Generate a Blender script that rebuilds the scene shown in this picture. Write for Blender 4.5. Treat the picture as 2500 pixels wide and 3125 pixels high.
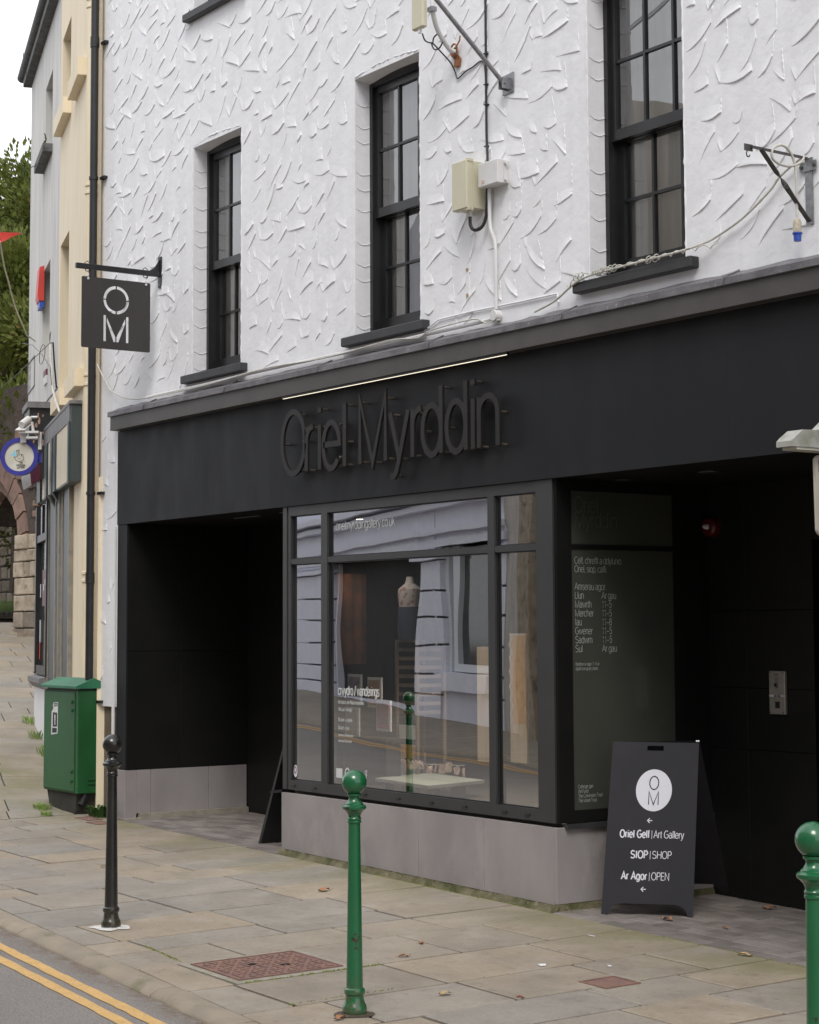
import bpy, math, random
from math import sin, cos, pi, radians, sqrt
from mathutils import Vector, Matrix
random.seed(11)
S = bpy.context.scene
COL = S.collection
for o in list(bpy.data.objects):
    bpy.data.objects.remove(o)

# ------------------------------------------------------------------ camera
cam = bpy.data.cameras.new('camera')
cam.sensor_width = 36.0
cam.lens = 66.79
cam.shift_y = -0.0399
cam.clip_start = 0.05
cam.clip_end = 600
co = bpy.data.objects.new('camera', cam)
COL.objects.link(co)
yaw, pitch, roll = radians(34.727), radians(4.7589), radians(0.26929)
fw = Vector((-cos(yaw)*cos(pitch), sin(yaw)*cos(pitch), sin(pitch)))
rt = Vector((sin(yaw), cos(yaw), 0))
up = rt.cross(fw)
r2 = cos(roll)*rt - sin(roll)*up
u2 = sin(roll)*rt + cos(roll)*up
CAM = Vector((8.78, -7.15, 1.676))
M = Matrix((( r2.x, u2.x, -fw.x, CAM.x), (r2.y, u2.y, -fw.y, CAM.y), (r2.z, u2.z, -fw.z, CAM.z), (0, 0, 0, 1)))
co.matrix_world = M
S.camera = co

# ------------------------------------------------------------------ world, sun, exposure
SUN_EL, SUN_AZ = radians(52), radians(131)      # azimuth measured clockwise from +Y
w = bpy.data.worlds.new('World'); S.world = w; w.use_nodes = True
nt = w.node_tree
for n in list(nt.nodes): nt.nodes.remove(n)
out = nt.nodes.new('ShaderNodeOutputWorld'); bg = nt.nodes.new('ShaderNodeBackground')
sky = nt.nodes.new('ShaderNodeTexSky'); sky.sky_type = 'NISHITA'; sky.sun_disc = False
sky.sun_elevation = SUN_EL; sky.sun_rotation = SUN_AZ; sky.air_density = 1.0; sky.dust_density = 3.0
tc = nt.nodes.new('ShaderNodeTexCoord'); nz = nt.nodes.new('ShaderNodeTexNoise')
mp = nt.nodes.new('ShaderNodeMapping'); mp.inputs['Scale'].default_value = (1, 1, 2.5)
nz.inputs['Scale'].default_value = 2.2; nz.inputs['Detail'].default_value = 6
nt.links.new(tc.outputs['Generated'], mp.inputs['Vector']); nt.links.new(mp.outputs[0], nz.inputs['Vector'])
rp = nt.nodes.new('ShaderNodeValToRGB'); rp.color_ramp.elements[0].position = .35; rp.color_ramp.elements[1].position = .62
rp.color_ramp.elements[0].color = (.45, .45, .45, 1); rp.color_ramp.elements[1].color = (.93, .93, .93, 1)
nt.links.new(nz.outputs['Fac'], rp.inputs[0])
mx = nt.nodes.new('ShaderNodeMix'); mx.data_type = 'RGBA'
nt.links.new(rp.outputs[0], mx.inputs['Factor'])
nt.links.new(sky.outputs[0], mx.inputs[6])
mx.inputs[7].default_value = (10.2, 10.35, 10.7, 1)
nt.links.new(mx.outputs[2], bg.inputs[0]); bg.inputs[1].default_value = 0.10
nt.links.new(bg.outputs[0], out.inputs[0])
sl = bpy.data.lights.new('sun', 'SUN'); sl.energy = 1.25; sl.angle = radians(22); sl.color = (1, .97, .92)
so = bpy.data.objects.new('sun', sl); COL.objects.link(so)
sd = Vector((sin(SUN_AZ)*cos(SUN_EL), cos(SUN_AZ)*cos(SUN_EL), sin(SUN_EL)))
so.rotation_euler = sd.to_track_quat('Z', 'Y').to_euler()
S.view_settings.view_transform = 'Standard'
S.view_settings.look = 'None'
S.view_settings.gamma = 1
S.view_settings.use_curve_mapping = False
S.view_settings.exposure = 0.56
S.cycles.max_bounces = 9
S.cycles.transparent_max_bounces = 16

# ------------------------------------------------------------------ materials
def newmat(name):
    m = bpy.data.materials.new(name); m.use_nodes = True
    return m, m.node_tree, m.node_tree.nodes['Principled BSDF']
def node(t, typ, **k):
    n = t.nodes.new(typ)
    for a, b in k.items(): setattr(n, a, b)
    return n
def ramp(t, src, p0, p1, c0=(0,0,0,1), c1=(1,1,1,1)):
    r = node(t, 'ShaderNodeValToRGB'); e = r.color_ramp.elements
    e[0].position, e[1].position = p0, p1; e[0].color, e[1].color = c0, c1
    t.links.new(src, r.inputs[0]); return r.outputs[0]
def noise(t, vec, scale, detail=5, rough=.55):
    n = node(t, 'ShaderNodeTexNoise'); n.inputs['Scale'].default_value = scale
    n.inputs['Detail'].default_value = detail; n.inputs['Roughness'].default_value = rough
    t.links.new(vec, n.inputs['Vector']); return n.outputs['Fac']
def mixc(t, fac, a, b, mode='MIX'):
    m = node(t, 'ShaderNodeMix', data_type='RGBA', blend_type=mode)
    for k, v in ((0, fac), (6, a), (7, b)):
        if isinstance(v, (int, float)): m.inputs[k].default_value = v
        elif isinstance(v, (tuple, list)): m.inputs[k].default_value = tuple(v)[:3] + (1,)
        else: t.links.new(v, m.inputs[k])
    return m.outputs[2]
def pos(t, scale=None):
    g = node(t, 'ShaderNodeNewGeometry').outputs['Position']
    if scale:
        m = node(t, 'ShaderNodeMapping'); m.inputs['Scale'].default_value = scale
        t.links.new(g, m.inputs['Vector']); return m.outputs[0]
    return g
def mat(name, c1, c2=None, scale=6, rough=.7, bump=0, bscale=80, metal=0, coat=0, stretch=None, rnd=0, spec=.5, lo=.35, hi=.65,
        third=None, tscale=20, tlo=.6, thi=.75, rvar=0, bdist=.004):
    """noise between c1 and c2, an optional third colour in patches, random brightness per object, bump"""
    m, t, b = newmat(name)
    p = pos(t, stretch)
    col = None
    if c2:
        col = mixc(t, ramp(t, noise(t, p, scale), lo, hi), c1, c2)
    else:
        b.inputs['Base Color'].default_value = tuple(c1) + (1,)
    if third:
        col = mixc(t, ramp(t, noise(t, p, tscale, 8, .65), tlo, thi), col if col else c1, third)
    if rnd:
        oi = node(t, 'ShaderNodeObjectInfo').outputs['Random']
        v = ramp(t, oi, 0, 1, (1-rnd,)*3 + (1,), (1+rnd,)*3 + (1,))
        col = mixc(t, 1.0, col if col else c1, v, 'MULTIPLY')
    if col: t.links.new(col, b.inputs['Base Color'])
    b.inputs['Roughness'].default_value = rough
    if rvar:
        rr = ramp(t, noise(t, p, scale*3), .3, .7, (rough-rvar,)*3 + (1,), (rough+rvar,)*3 + (1,))
        t.links.new(rr, b.inputs['Roughness'])
    b.inputs['Metallic'].default_value = metal
    b.inputs['Specular IOR Level'].default_value = spec
    if coat: b.inputs['Coat Weight'].default_value = coat; b.inputs['Coat Roughness'].default_value = .12
    if bump:
        bn = node(t, 'ShaderNodeBump'); bn.inputs['Strength'].default_value = bump; bn.inputs['Distance'].default_value = bdist
        t.links.new(noise(t, pos(t), bscale, 8, .6), bn.inputs['Height']); t.links.new(bn.outputs[0], b.inputs['Normal'])
    return m
def emit(name, c, s):
    m, t, b = newmat(name)
    b.inputs['Base Color'].default_value = tuple(c)+(1,); b.inputs['Emission Color'].default_value = tuple(c)+(1,)
    b.inputs['Emission Strength'].default_value = s; return m

def white_wall():
    m, t, b = newmat('white_masonry_paint')
    p = pos(t)
    st = noise(t, pos(t, (3.5, 3.5, .5)), 2.2, 6)
    c = mixc(t, ramp(t, st, .45, .8), (.775, .778, .80), (.705, .705, .712))
    c = mixc(t, ramp(t, noise(t, p, 9, 8, .7), .62, .8), c, (.67, .66, .63))
    t.links.new(c, b.inputs['Base Color']); b.inputs['Roughness'].default_value = .62
    bn = node(t, 'ShaderNodeBump'); bn.inputs['Strength'].default_value = .35; bn.inputs['Distance'].default_value = .012
    t.links.new(noise(t, p, 14, 8, .55), bn.inputs['Height'])
    b2 = node(t, 'ShaderNodeBump'); b2.inputs['Strength'].default_value = .25; b2.inputs['Distance'].default_value = .03
    t.links.new(noise(t, p, 3.2, 3, .5), b2.inputs['Height']); t.links.new(bn.outputs[0], b2.inputs['Normal'])
    t.links.new(b2.outputs[0], b.inputs['Normal'])
    return m
def slab_mat(name, ca, cb, gcol=(.16, .155, .065)):
    m, t, b = newmat(name)
    p = pos(t)
    c = mixc(t, ramp(t, noise(t, p, 2.3, 5), .36, .64), ca, cb)
    oi = node(t, 'ShaderNodeObjectInfo').outputs['Random']
    r = node(t, 'ShaderNodeValToRGB'); e = r.color_ramp.elements
    e[0].color = (.88, .88, .89, 1); e[1].color = (1.09, 1.07, 1.04, 1)
    x = e.new(.35); x.color = (.97, .98, .99, 1); x = e.new(.7); x.color = (1.04, 1.0, .95, 1)
    t.links.new(oi, r.inputs[0])
    c = mixc(t, 1.0, c, r.outputs[0], 'MULTIPLY')
    c = mixc(t, ramp(t, noise(t, p, 60, 6, .7), .42, .72), c, mixc(t, .25, c, (.05, .045, .04)))
    c = mixc(t, ramp(t, noise(t, p, 11, 7, .6), .55, .8), c, mixc(t, .5, c, (.09, .075, .055)))
    c = mixc(t, ramp(t, noise(t, p, 3.1, 7, .7), .5, .75), c, mixc(t, .3, c, (.42, .40, .37)))
    c = mixc(t, ramp(t, noise(t, p, 27, 3, .5), .70, .74), c, mixc(t, .6, c, (.07, .065, .055)))
    # moss: a band along the foot of the facade and in patches
    sp = node(t, 'ShaderNodeSeparateXYZ'); t.links.new(p, sp.inputs[0])
    mr = node(t, 'ShaderNodeMapRange'); mr.inputs[1].default_value = -.75; mr.inputs[2].default_value = .05
    t.links.new(sp.outputs['Y'], mr.inputs[0])
    ms = node(t, 'ShaderNodeMath', operation='MULTIPLY'); t.links.new(mr.outputs[0], ms.inputs[0])
    mf = node(t, 'ShaderNodeMapRange'); mf.inputs[1].default_value = .1; mf.inputs[2].default_value = .6; mf.inputs[3].default_value = 1; mf.inputs[4].default_value = .18
    t.links.new(sp.outputs['Y'], mf.inputs[0])
    mm = node(t, 'ShaderNodeMath', operation='MULTIPLY'); t.links.new(ramp(t, noise(t, p, 1.7, 6, .6), .40, .62), mm.inputs[0]); t.links.new(mf.outputs[0], mm.inputs[1])
    t.links.new(mm.outputs[0], ms.inputs[1])
    m3 = node(t, 'ShaderNodeMath', operation='MULTIPLY'); t.links.new(ms.outputs[0], m3.inputs[0]); m3.inputs[1].default_value = .85
    c = mixc(t, m3.outputs[0], c, gcol)
    t.links.new(c, b.inputs['Base Color'])
    rr = ramp(t, noise(t, p, 5), .3, .7, (.55,)*3+(1,), (.8,)*3+(1,)); t.links.new(rr, b.inputs['Roughness'])
    bn = node(t, 'ShaderNodeBump'); bn.inputs['Strength'].default_value = .45; bn.inputs['Distance'].default_value = .004
    t.links.new(noise(t, p, 38, 9, .65), bn.inputs['Height'])
    b2 = node(t, 'ShaderNodeBump'); b2.inputs['Strength'].default_value = .3; b2.inputs['Distance'].default_value = .01
    t.links.new(noise(t, p, 7, 4, .5), b2.inputs['Height']); t.links.new(bn.outputs[0], b2.inputs['Normal'])
    t.links.new(b2.outputs[0], b.inputs['Normal'])
    return m
def glass_mat(name, tint=(.86, .9, .88), ior=1.62, wob=.0, gain=1.0):
    m, t, b = newmat(name); t.nodes.remove(b)
    o = t.nodes['Material Output']
    fr = node(t, 'ShaderNodeFresnel'); fr.inputs['IOR'].default_value = ior
    fm = node(t, 'ShaderNodeMath', operation='MULTIPLY'); fm.use_clamp = True; fm.inputs[1].default_value = gain; t.links.new(fr.outputs[0], fm.inputs[0])
    gl = node(t, 'ShaderNodeBsdfGlossy'); gl.inputs['Roughness'].default_value = .0
    tr = node(t, 'ShaderNodeBsdfTransparent'); tr.inputs[0].default_value = tuple(tint)+(1,)
    if wob:
        bn = node(t, 'ShaderNodeBump'); bn.inputs['Strength'].default_value = wob; bn.inputs['Distance'].default_value = .02
        t.links.new(noise(t, pos(t, (1, 1, .6)), 1.6, 1, .4), bn.inputs['Height'])
        t.links.new(bn.outputs[0], gl.inputs['Normal'])
    ms = node(t, 'ShaderNodeMixShader')
    t.links.new(fm.outputs[0], ms.inputs[0]); t.links.new(tr.outputs[0], ms.inputs[1]); t.links.new(gl.outputs[0], ms.inputs[2])
    t.links.new(ms.outputs[0], o.inputs[0]); return m

WHITE = white_wall()
SLAB = [slab_mat('sandstone_buff', (.325, .275, .215), (.265, .226, .18)), slab_mat('sandstone_grey', (.295, .265, .23), (.25, .226, .195))]
JOINT = mat('joint_dirt', (.018, .016, .012), (.035, .034, .014), 9, .95, .6, 60)
KERB = mat('kerb_stone', (.30, .25, .19), (.24, .205, .16), 5, .8, .5, 60, rnd=.08, third=(.13, .125, .06), tscale=4, tlo=.55, thi=.75)
def asphalt():
    m, t, b = newmat('asphalt'); p = pos(t)
    c = mixc(t, ramp(t, noise(t, p, 1.3, 5), .4, .6), (.155, .143, .133), (.19, .176, .164))
    c = mixc(t, ramp(t, noise(t, p, 150, 3, .8), .42, .66), c, mixc(t, .6, c, (.40, .36, .33)))
    c = mixc(t, ramp(t, noise(t, p, 95, 3, .8), .55, .7), c, (.06, .055, .055))
    t.links.new(c, b.inputs['Base Color']); b.inputs['Roughness'].default_value = .85
    sp = node(t, 'ShaderNodeSeparateXYZ'); t.links.new(p, sp.inputs[0])
    ad = node(t, 'ShaderNodeMath', operation='MULTIPLY_ADD'); t.links.new(sp.outputs['X'], ad.inputs[0]); ad.inputs[1].default_value = .076; t.links.new(sp.outputs['Y'], ad.inputs[2])
    mr = node(t, 'ShaderNodeMapRange'); mr.inputs[1].default_value = -3.03; mr.inputs[2].default_value = -2.92; t.links.new(ad.outputs[0], mr.inputs[0])
    gm = node(t, 'ShaderNodeMath', operation='MULTIPLY'); t.links.new(mr.outputs[0], gm.inputs[0]); t.links.new(ramp(t, noise(t, p, 14, 7, .7), .38, .6), gm.inputs[1])
    t.links.new(mixc(t, gm.outputs[0], c, (.15, .105, .07)), b.inputs['Base Color'])
    bn = node(t, 'ShaderNodeBump'); bn.inputs['Strength'].default_value = .7; bn.inputs['Distance'].default_value = .006
    t.links.new(noise(t, p, 160, 4, .7), bn.inputs['Height']); t.links.new(bn.outputs[0], b.inputs['Normal'])
    return m
ASPH = asphalt()
YEL = mat('yellow_road_paint', (.62, .39, .15), (.54, .34, .13), 12, .75, .7, 150, third=(.24, .17, .10), tscale=75, tlo=.57, thi=.66)
PAVER = mat('grey_paver', (.15, .13, .12), (.205, .18, .165), 7, .8, .4, 90, rnd=.24, third=(.085, .09, .04), tscale=3, tlo=.6, thi=.8)
BLACKP = mat('black_painted_boarding', (.0065, .0065, .0062), (.009, .009, .0085), 5, .5, .12, 60, spec=.3)
FASC = mat('charcoal_fascia', (.0105, .0112, .013), (.0135, .0142, .016), 1.5, .55, .08, 120, stretch=(1, 1, .4), rvar=.06, spec=.22, third=(.09, .09, .10), tscale=38, tlo=.755, thi=.775)
CORN = mat('dark_taupe_cornice', (.078, .071, .068), (.062, .057, .055), 3, .5, .05, 90, spec=.4)
LEAD = mat('lead_flashing', (.20, .19, .205), (.12, .115, .125), 7, .55, .6, 25, third=(.42, .41, .42), tscale=35, tlo=.62, thi=.7, metal=.3, bdist=.01)
FRAME = mat('anthracite_frame', (.030, .030, .031), (.036, .036, .037), 3, .4, rvar=.05)
SASHP = mat('black_gloss_sash', (.012, .0125, .014), (.019, .0195, .021), 4, .28, .12, 40, spec=.5)
SILLP = mat('charcoal_sill', (.024, .024, .026), (.035, .035, .037), 8, .5, .35, 60)
PLINTH = mat('grey_stone_panel', (.325, .298, .295), (.25, .228, .23), 2.3, .55, .12, 50, stretch=(1, 1, .55), third=(.36, .325, .325), tscale=3.5, tlo=.55, thi=.75, rnd=.04)
MOSS = mat('mossy_concrete', (.16, .14, .085), (.06, .062, .02), 9, .95, .8, 70, third=(.30, .26, .2), tscale=25, tlo=.6, thi=.75, bdist=.012)
GREEN = mat('green_gloss_paint', (.010, .10, .037), (.012, .145, .055), 3, .28, .15, 30, coat=.5, third=(.03, .028, .02), tscale=16, tlo=.70, thi=.74)
GREENCAB = mat('green_cabinet_paint', (.012, .098, .026), (.008, .072, .019), 3, .45, .08, 60, third=(.035, .035, .02), tscale=14, tlo=.69, thi=.78)
GREENLID = mat('green_lid_paint', (.022, .155, .075), (.018, .12, .06), 4, .45, .1, 60, third=(.2, .3, .24), tscale=45, tlo=.72, thi=.78)
BLKPAINT = mat('black_gloss_paint', (.010, .010, .009), (.017, .017, .015), 10, .26, .25, 40, coat=.4, third=(.05, .05, .045), tscale=30, tlo=.68, thi=.75)
RUSTMAN = mat('rusty_cast_iron', (.22, .125, .10), (.17, .10, .088), 9, .75, .5, 90, third=(.28, .19, .09), tscale=25, tlo=.55, thi=.72)
CONC = mat('pale_concrete', (.34, .31, .26), (.25, .23, .18), 14, .9, .7, 110, bdist=.008)
YELWALL = mat('cream_yellow_paint', (.80, .69, .50), (.72, .62, .45), 3, .65, .1, 30, stretch=(2.2, 2.2, .25), third=(.47, .42, .28), tscale=3.2, tlo=.6, thi=.85)
GREYWALL = mat('pale_grey_render', (.64, .63, .60), (.50, .49, .465), 3.5, .75, .1, 30, stretch=(2.2, 2.2, .25), third=(.40, .35, .28), tscale=3.5, tlo=.62, thi=.85)
DARKGREEN = mat('blue_green_shopfront', (.045, .062, .065), (.035, .048, .052), 4, .45, .1, 50, third=(.10, .11, .11), tscale=40, tlo=.7, thi=.76)
BANDG = mat('weathered_grey_band', (.20, .195, .20), (.14, .135, .14), 6, .6, .2, 40, stretch=(3, 3, .6), third=(.33, .31, .32), tscale=12, tlo=.6, thi=.75)
CREAMP = mat('cream_panel', (.66, .58, .46), (.60, .52, .40), 4, .6, stretch=(2, 2, .4))
TRIMG = mat('bare_trim', (.20, .19, .17), (.28, .25, .2), 9, .6, .1)
BLACKPL = mat('black_plastic', (.012, .012, .014), (.018, .018, .02), 8, .42, .05, 40, third=(.1, .1, .1), tscale=60, tlo=.74, thi=.78)
WHITEPL = mat('white_plastic', (.66, .655, .66), (.60, .59, .58), 8, .4, third=(.48, .40, .28), tscale=6, tlo=.66, thi=.85)
CREAMPL = mat('cream_plastic', (.56, .53, .39), (.52, .49, .37), 5, .42)
GALV = mat('galvanised_steel', (.34, .345, .36), (.24, .245, .26), 30, .42, .15, 60, metal=.7)
STEEL = mat('brushed_steel', (.50, .46, .41), (.44, .40, .36), 30, .35, metal=.6)
DKSTEEL = mat('dark_bracket_steel', (.07, .068, .066), (.11, .105, .10), 20, .45, .15, 60, metal=.5)
RUST = mat('rust', (.35, .14, .05), (.17, .07, .035), 30, .85, .5, 90)
CABLEW = mat('off_white_cable', (.58, .57, .52), (.47, .45, .40), 20, .55)
VINYLW = mat('white_vinyl', (.62, .62, .63), None, rough=.5)
WSIGN = mat('white_sign_paint', (.74, .74, .82), None, rough=.4)
ABOARD = mat('charcoal_board', (.026, .026, .031), (.032, .031, .037), 3, .5, .04, 90, spec=.4)
SIGNBLK = mat('brown_black_sign', (.030, .027, .026), (.040, .036, .034), 3, .5, .05, 60, stretch=(1, 1, .3))
LETTER = mat('bronze_black_letter', (.013, .011, .0105), (.017, .0145, .014), 8, .5, .1, 60, spec=.3)
PIN = mat('brass_pin', (.24, .21, .17), (.16, .14, .11), 20, .35, metal=.7)
RED = mat('red_plastic', (.62, .055, .04), (.52, .045, .035), 8, .45)
DRED = mat('dark_red_plastic', (.09, .004, .004), None, rough=.3)
BLUEP = mat('blue_plastic', (.035, .085, .45), (.03, .07, .38), 8, .4)
NBLUE = mat('navy_ring', (.035, .035, .26), (.045, .05, .32), 5, .35)
SIGNW = mat('weathered_white_sign', (.60, .585, .53), (.50, .48, .40), 6, .5, third=(.28, .25, .10), tscale=7, tlo=.62, thi=.8)
BLUEL = mat('light_blue', (.20, .55, .72), None, rough=.5)
INK = mat('black_ink', (.015, .015, .02), None, rough=.5)
MAGENTA = mat('maroon_print', (.12, .025, .055), (.17, .04, .07), 9, .5)
PAPER = mat('paper_white', (.66, .66, .68), (.60, .60, .62), 30, .6)
SOIL = mat('soil_dirt', (.055, .042, .03), (.09, .07, .05), 20, .95, .6)
ROOFS = mat('dark_roof', (.045, .045, .045), (.08, .08, .075), 9, .7, .6, 20)
SLATEM = mat('dark_gutter', (.04, .042, .04), (.11, .11, .105), 10, .65, .4, 25)
STONE = [mat('rubble_brown', (.19, .155, .12), (.27, .225, .175), 6, .9, .8, 25, rnd=.25, third=(.28, .25, .2), tscale=14, tlo=.6, thi=.75, bdist=.02),
         mat('ashlar_pale', (.42, .35, .27), (.27, .22, .16), 5, .9, .7, 25, rnd=.2, third=(.10, .085, .06), tscale=6, tlo=.55, thi=.7, bdist=.02),
         mat('red_sandstone', (.26, .16, .125), (.17, .12, .095), 5, .9, .6, 25, rnd=.15, third=(.15, .13, .06), tscale=5, tlo=.58, thi=.75, bdist=.02)]
MORTAR = mat('mortar', (.16, .14, .12), (.10, .09, .08), 9, .95, .6, 40)
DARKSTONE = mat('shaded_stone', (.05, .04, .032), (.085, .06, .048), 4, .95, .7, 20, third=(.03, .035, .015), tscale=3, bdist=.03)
BARK = mat('bark', (.06, .045, .035), (.10, .08, .06), 12, .95, .8, 25)
def leafmat(name, a, b_, c_):
    m, t, b = newmat(name); p = pos(t)
    c = mixc(t, ramp(t, noise(t, p, 1.1, 4), .38, .62), a, b_)
    c = mixc(t, ramp(t, noise(t, p, 3.5, 3), .60, .74), c, c_)
    t.links.new(c, b.inputs['Base Color']); b.inputs['Roughness'].default_value = .6
    b.inputs['Specular IOR Level'].default_value = .25
    tl = node(t, 'ShaderNodeBsdfTranslucent'); t.links.new(c, tl.inputs[0])
    ms = node(t, 'ShaderNodeMixShader'); ms.inputs[0].default_value = .25
    o = t.nodes['Material Output']
    t.links.new(b.outputs[0], ms.inputs[1]); t.links.new(tl.outputs[0], ms.inputs[2]); t.links.new(ms.outputs[0], o.inputs[0])
    return m
LEAF = leafmat('conifer_foliage', (.075, .10, .018), (.15, .17, .035), (.24, .15, .05))
GRASS = leafmat('grass_blades', (.16, .27, .045), (.24, .36, .08), (.30, .30, .12))
WEED = leafmat('weed_leaves', (.035, .085, .02), (.06, .12, .03), (.09, .13, .04))
DRYLEAF = mat('dry_leaf', (.26, .10, .045), (.36, .19, .09), 40, .7)
DRYLEAF2 = mat('yellow_leaf', (.45, .33, .17), (.38, .24, .1), 40, .7)
GLASS = glass_mat('window_glass', (.80, .83, .82), 1.9, .10, 4.2)
GLASSU = glass_mat('old_sash_glass', (.84, .86, .85), 1.6, .30, 3.0)
SIDEGL = mat('grey_green_film_glass', (.062, .066, .054), (.048, .053, .044), 1.2, .10, spec=.6)
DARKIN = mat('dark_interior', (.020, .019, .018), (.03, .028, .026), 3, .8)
FLOORIN = mat('display_floor', (.10, .085, .07), (.07, .06, .05), 5, .6)
BLIND = mat('beige_curtain', (.78, .74, .69), (.62, .59, .55), 4, .8, stretch=(6, 6, .4))
LBLUEW = mat('lilac_white_paint', (.80, .80, .88), (.74, .745, .84), 3, .6)
DARKGL = mat('far_dark_glass', (.02, .025, .025), (.05, .055, .05), 1.5, .08)
BUFFW = mat('buff_render', (.60, .56, .51), (.46, .42, .37), 2.5, .8, .5, 12, stretch=(2, 2, .5), bdist=.02)
WOODP = mat('orange_ply', (.75, .45, .18), (.60, .32, .13), 5, .5, stretch=(4, 4, .5))
PALEWOOD = mat('pale_wood', (.70, .58, .46), (.60, .49, .38), 5, .55, stretch=(5, 5, .4))
RUSTCLOTH = mat('rust_textile', (.17, .06, .028), (.045, .03, .022), 9, .9)
SHELL = mat('pink_shell', (.60, .46, .40), (.46, .30, .25), 30, .5, rnd=.15)
TABLE = mat('pale_green_table', (.46, .50, .44), None, rough=.35)

# ------------------------------------------------------------------ mesh helper
class MB:
    def __init__(s): s.v = []; s.f = []; s.m = []; s.mi = 0
    def add(s, vs, fs):
        k = len(s.v); s.v += [tuple(p) for p in vs]
        s.f += [tuple(i + k for i in f) for f in fs]; s.m += [s.mi]*len(fs)
    def box(s, x0, x1, y0, y1, z0, z1):
        s.hexa([(x0,y0,z0),(x1,y0,z0),(x1,y1,z0),(x0,y1,z0),(x0,y0,z1),(x1,y0,z1),(x1,y1,z1),(x0,y1,z1)])
    def hexa(s, p):
        s.add(p, [(0,3,2,1),(4,5,6,7),(0,1,5,4),(1,2,6,5),(2,3,7,6),(3,0,4,7)])
    def obox(s, o, ax, ay, az):
        """box from corner o along three edge vectors"""
        o, ax, ay, az = map(Vector, (o, ax, ay, az))
        s.hexa([o, o+ax, o+ax+ay, o+ay, o+az, o+ax+az, o+ax+ay+az, o+ay+az])
    def bbox(s, x0, x1, y0, y1, z0, z1, b=.004):
        """box with chamfered edges"""
        c = []
        for z, e in ((z0, b), (z0+b, 0), (z1-b, 0), (z1, b)):
            for (ix, iy) in ((0,0),(1,0),(1,1),(0,1)):
                x = (x0, x1)[ix]; y = (y0, y1)[iy]; sx = 1 if ix == 0 else -1; sy = 1 if iy == 0 else -1
                c.append((x+sx*(b+e), y+sy*e, z)); c.append((x+sx*e, y+sy*(b+e), z))
        k = len(s.v); s.v += c; fs = []
        order = [1,0,2,3,5,4,6,7]
        order = [0,2,3,5,4,6,7,1]
        order = [0, 2, 3, 5, 4, 6, 7, 1]
        for L in range(3):
            a, bq = L*8, (L+1)*8
            for i in range(8):
                p, q = order[i], order[(i+1) % 8]
                fs.append((k+a+p, k+a+q, k+bq+q, k+bq+p))
        fs.append(tuple(k+order[i] for i in reversed(range(8))))
        fs.append(tuple(k+24+order[i] for i in range(8)))
        s.f += fs; s.m += [s.mi]*len(fs)
    def prism(s, poly, d):
        """polygon (3D points) extruded along vector d"""
        d = Vector(d); n = len(poly); a = [Vector(p) for p in poly]
        s.add(a + [p + d for p in a], [tuple(range(n))[::-1], tuple(range(n, 2*n))] + [(i, (i+1) % n, n+(i+1) % n, n+i) for i in range(n)])
    def tube(s, pts, r, n=8, caps=True):
        pts = [Vector(p) for p in pts]; rings = []
        prev = None
        for i, p in enumerate(pts):
            t = (pts[min(i+1, len(pts)-1)] - pts[max(i-1, 0)]).normalized()
            a = prev if prev else (Vector((0,0,1)) if abs(t.z) < .9 else Vector((1,0,0)))
            x = (a - t*a.dot(t)).normalized(); prev = x; y = t.cross(x)
            rr = r[i] if isinstance(r, (list, tuple)) else r
            rings.append([p + x*cos(2*pi*k/n)*rr + y*sin(2*pi*k/n)*rr for k in range(n)])
        vs = [v for q in rings for v in q]; fs = []
        for i in range(len(pts)-1):
            for k in range(n): fs.append((i*n+k, i*n+(k+1) % n, (i+1)*n+(k+1) % n, (i+1)*n+k))
        if caps: fs.append(tuple(range(n))[::-1]); fs.append(tuple((len(pts)-1)*n+k for k in range(n)))
        s.add(vs, fs)
    def lathe(s, prof, c=(0,0,0), n=24, axis='Z'):
        vs = []; c = Vector(c)
        for r, h in prof:
            for k in range(n):
                a = 2*pi*k/n
                q = Vector((r*cos(a), r*sin(a), h)) if axis == 'Z' else (Vector((h, r*cos(a), r*sin(a))) if axis == 'X' else Vector((r*cos(a), h, r*sin(a))))
                vs.append(c + q)
        fs = []
        for i in range(len(prof)-1):
            for k in range(n): fs.append((i*n+k, i*n+(k+1) % n, (i+1)*n+(k+1) % n, (i+1)*n+k))
        fs.append(tuple(range(n))[::-1]); fs.append(tuple((len(prof)-1)*n+k for k in range(n)))
        s.add(vs, fs)
    def quad(s, a, b, c, d): s.add([a, b, c, d], [(0,1,2,3)])
    def build(s, name, m, parent=None, smooth=False, origin=None):
        me = bpy.data.meshes.new(name)
        off = Vector(origin) if origin is not None else (wloc(parent) if parent else Vector((0,0,0)))
        me.from_pydata([tuple(Vector(v) - off) for v in s.v], [], s.f)
        for x in (m if isinstance(m, (list, tuple)) else [m]): me.materials.append(x)
        if any(s.m): me.polygons.foreach_set('material_index', s.m)
        if smooth:
            me.polygons.foreach_set('use_smooth', [True]*len(me.polygons))
            if smooth != 'all':
                try: me.set_sharp_from_angle(angle=radians(35))
                except Exception: pass
        me.update()
        o = bpy.data.objects.new(name, me); COL.objects.link(o)
        if parent:
            o.parent = parent
            if origin is not None: o.location = Vector(origin) - wloc(parent)
        elif origin is not None: o.location = origin
        return o
def wloc(o):
    l = Vector((0,0,0))
    while o: l += o.location; o = o.parent
    return l
def tag(o, label=None, cat=None, group=None, kind=None):
    if label: o['label'] = label
    if cat: o['category'] = cat
    if group: o['group'] = group
    if kind: o['kind'] = kind
    return o
def thing(name, loc, label, cat, group=None):
    o = bpy.data.objects.new(name, None); COL.objects.link(o); o.location = loc; o.empty_display_size = .1
    return tag(o, label, cat, group)
def cp(o, parent=None):
    c = o.copy(); COL.objects.link(c)
    if parent: c.parent = parent
    for ch in list(o.children): cp(ch, c)
    return c

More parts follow.
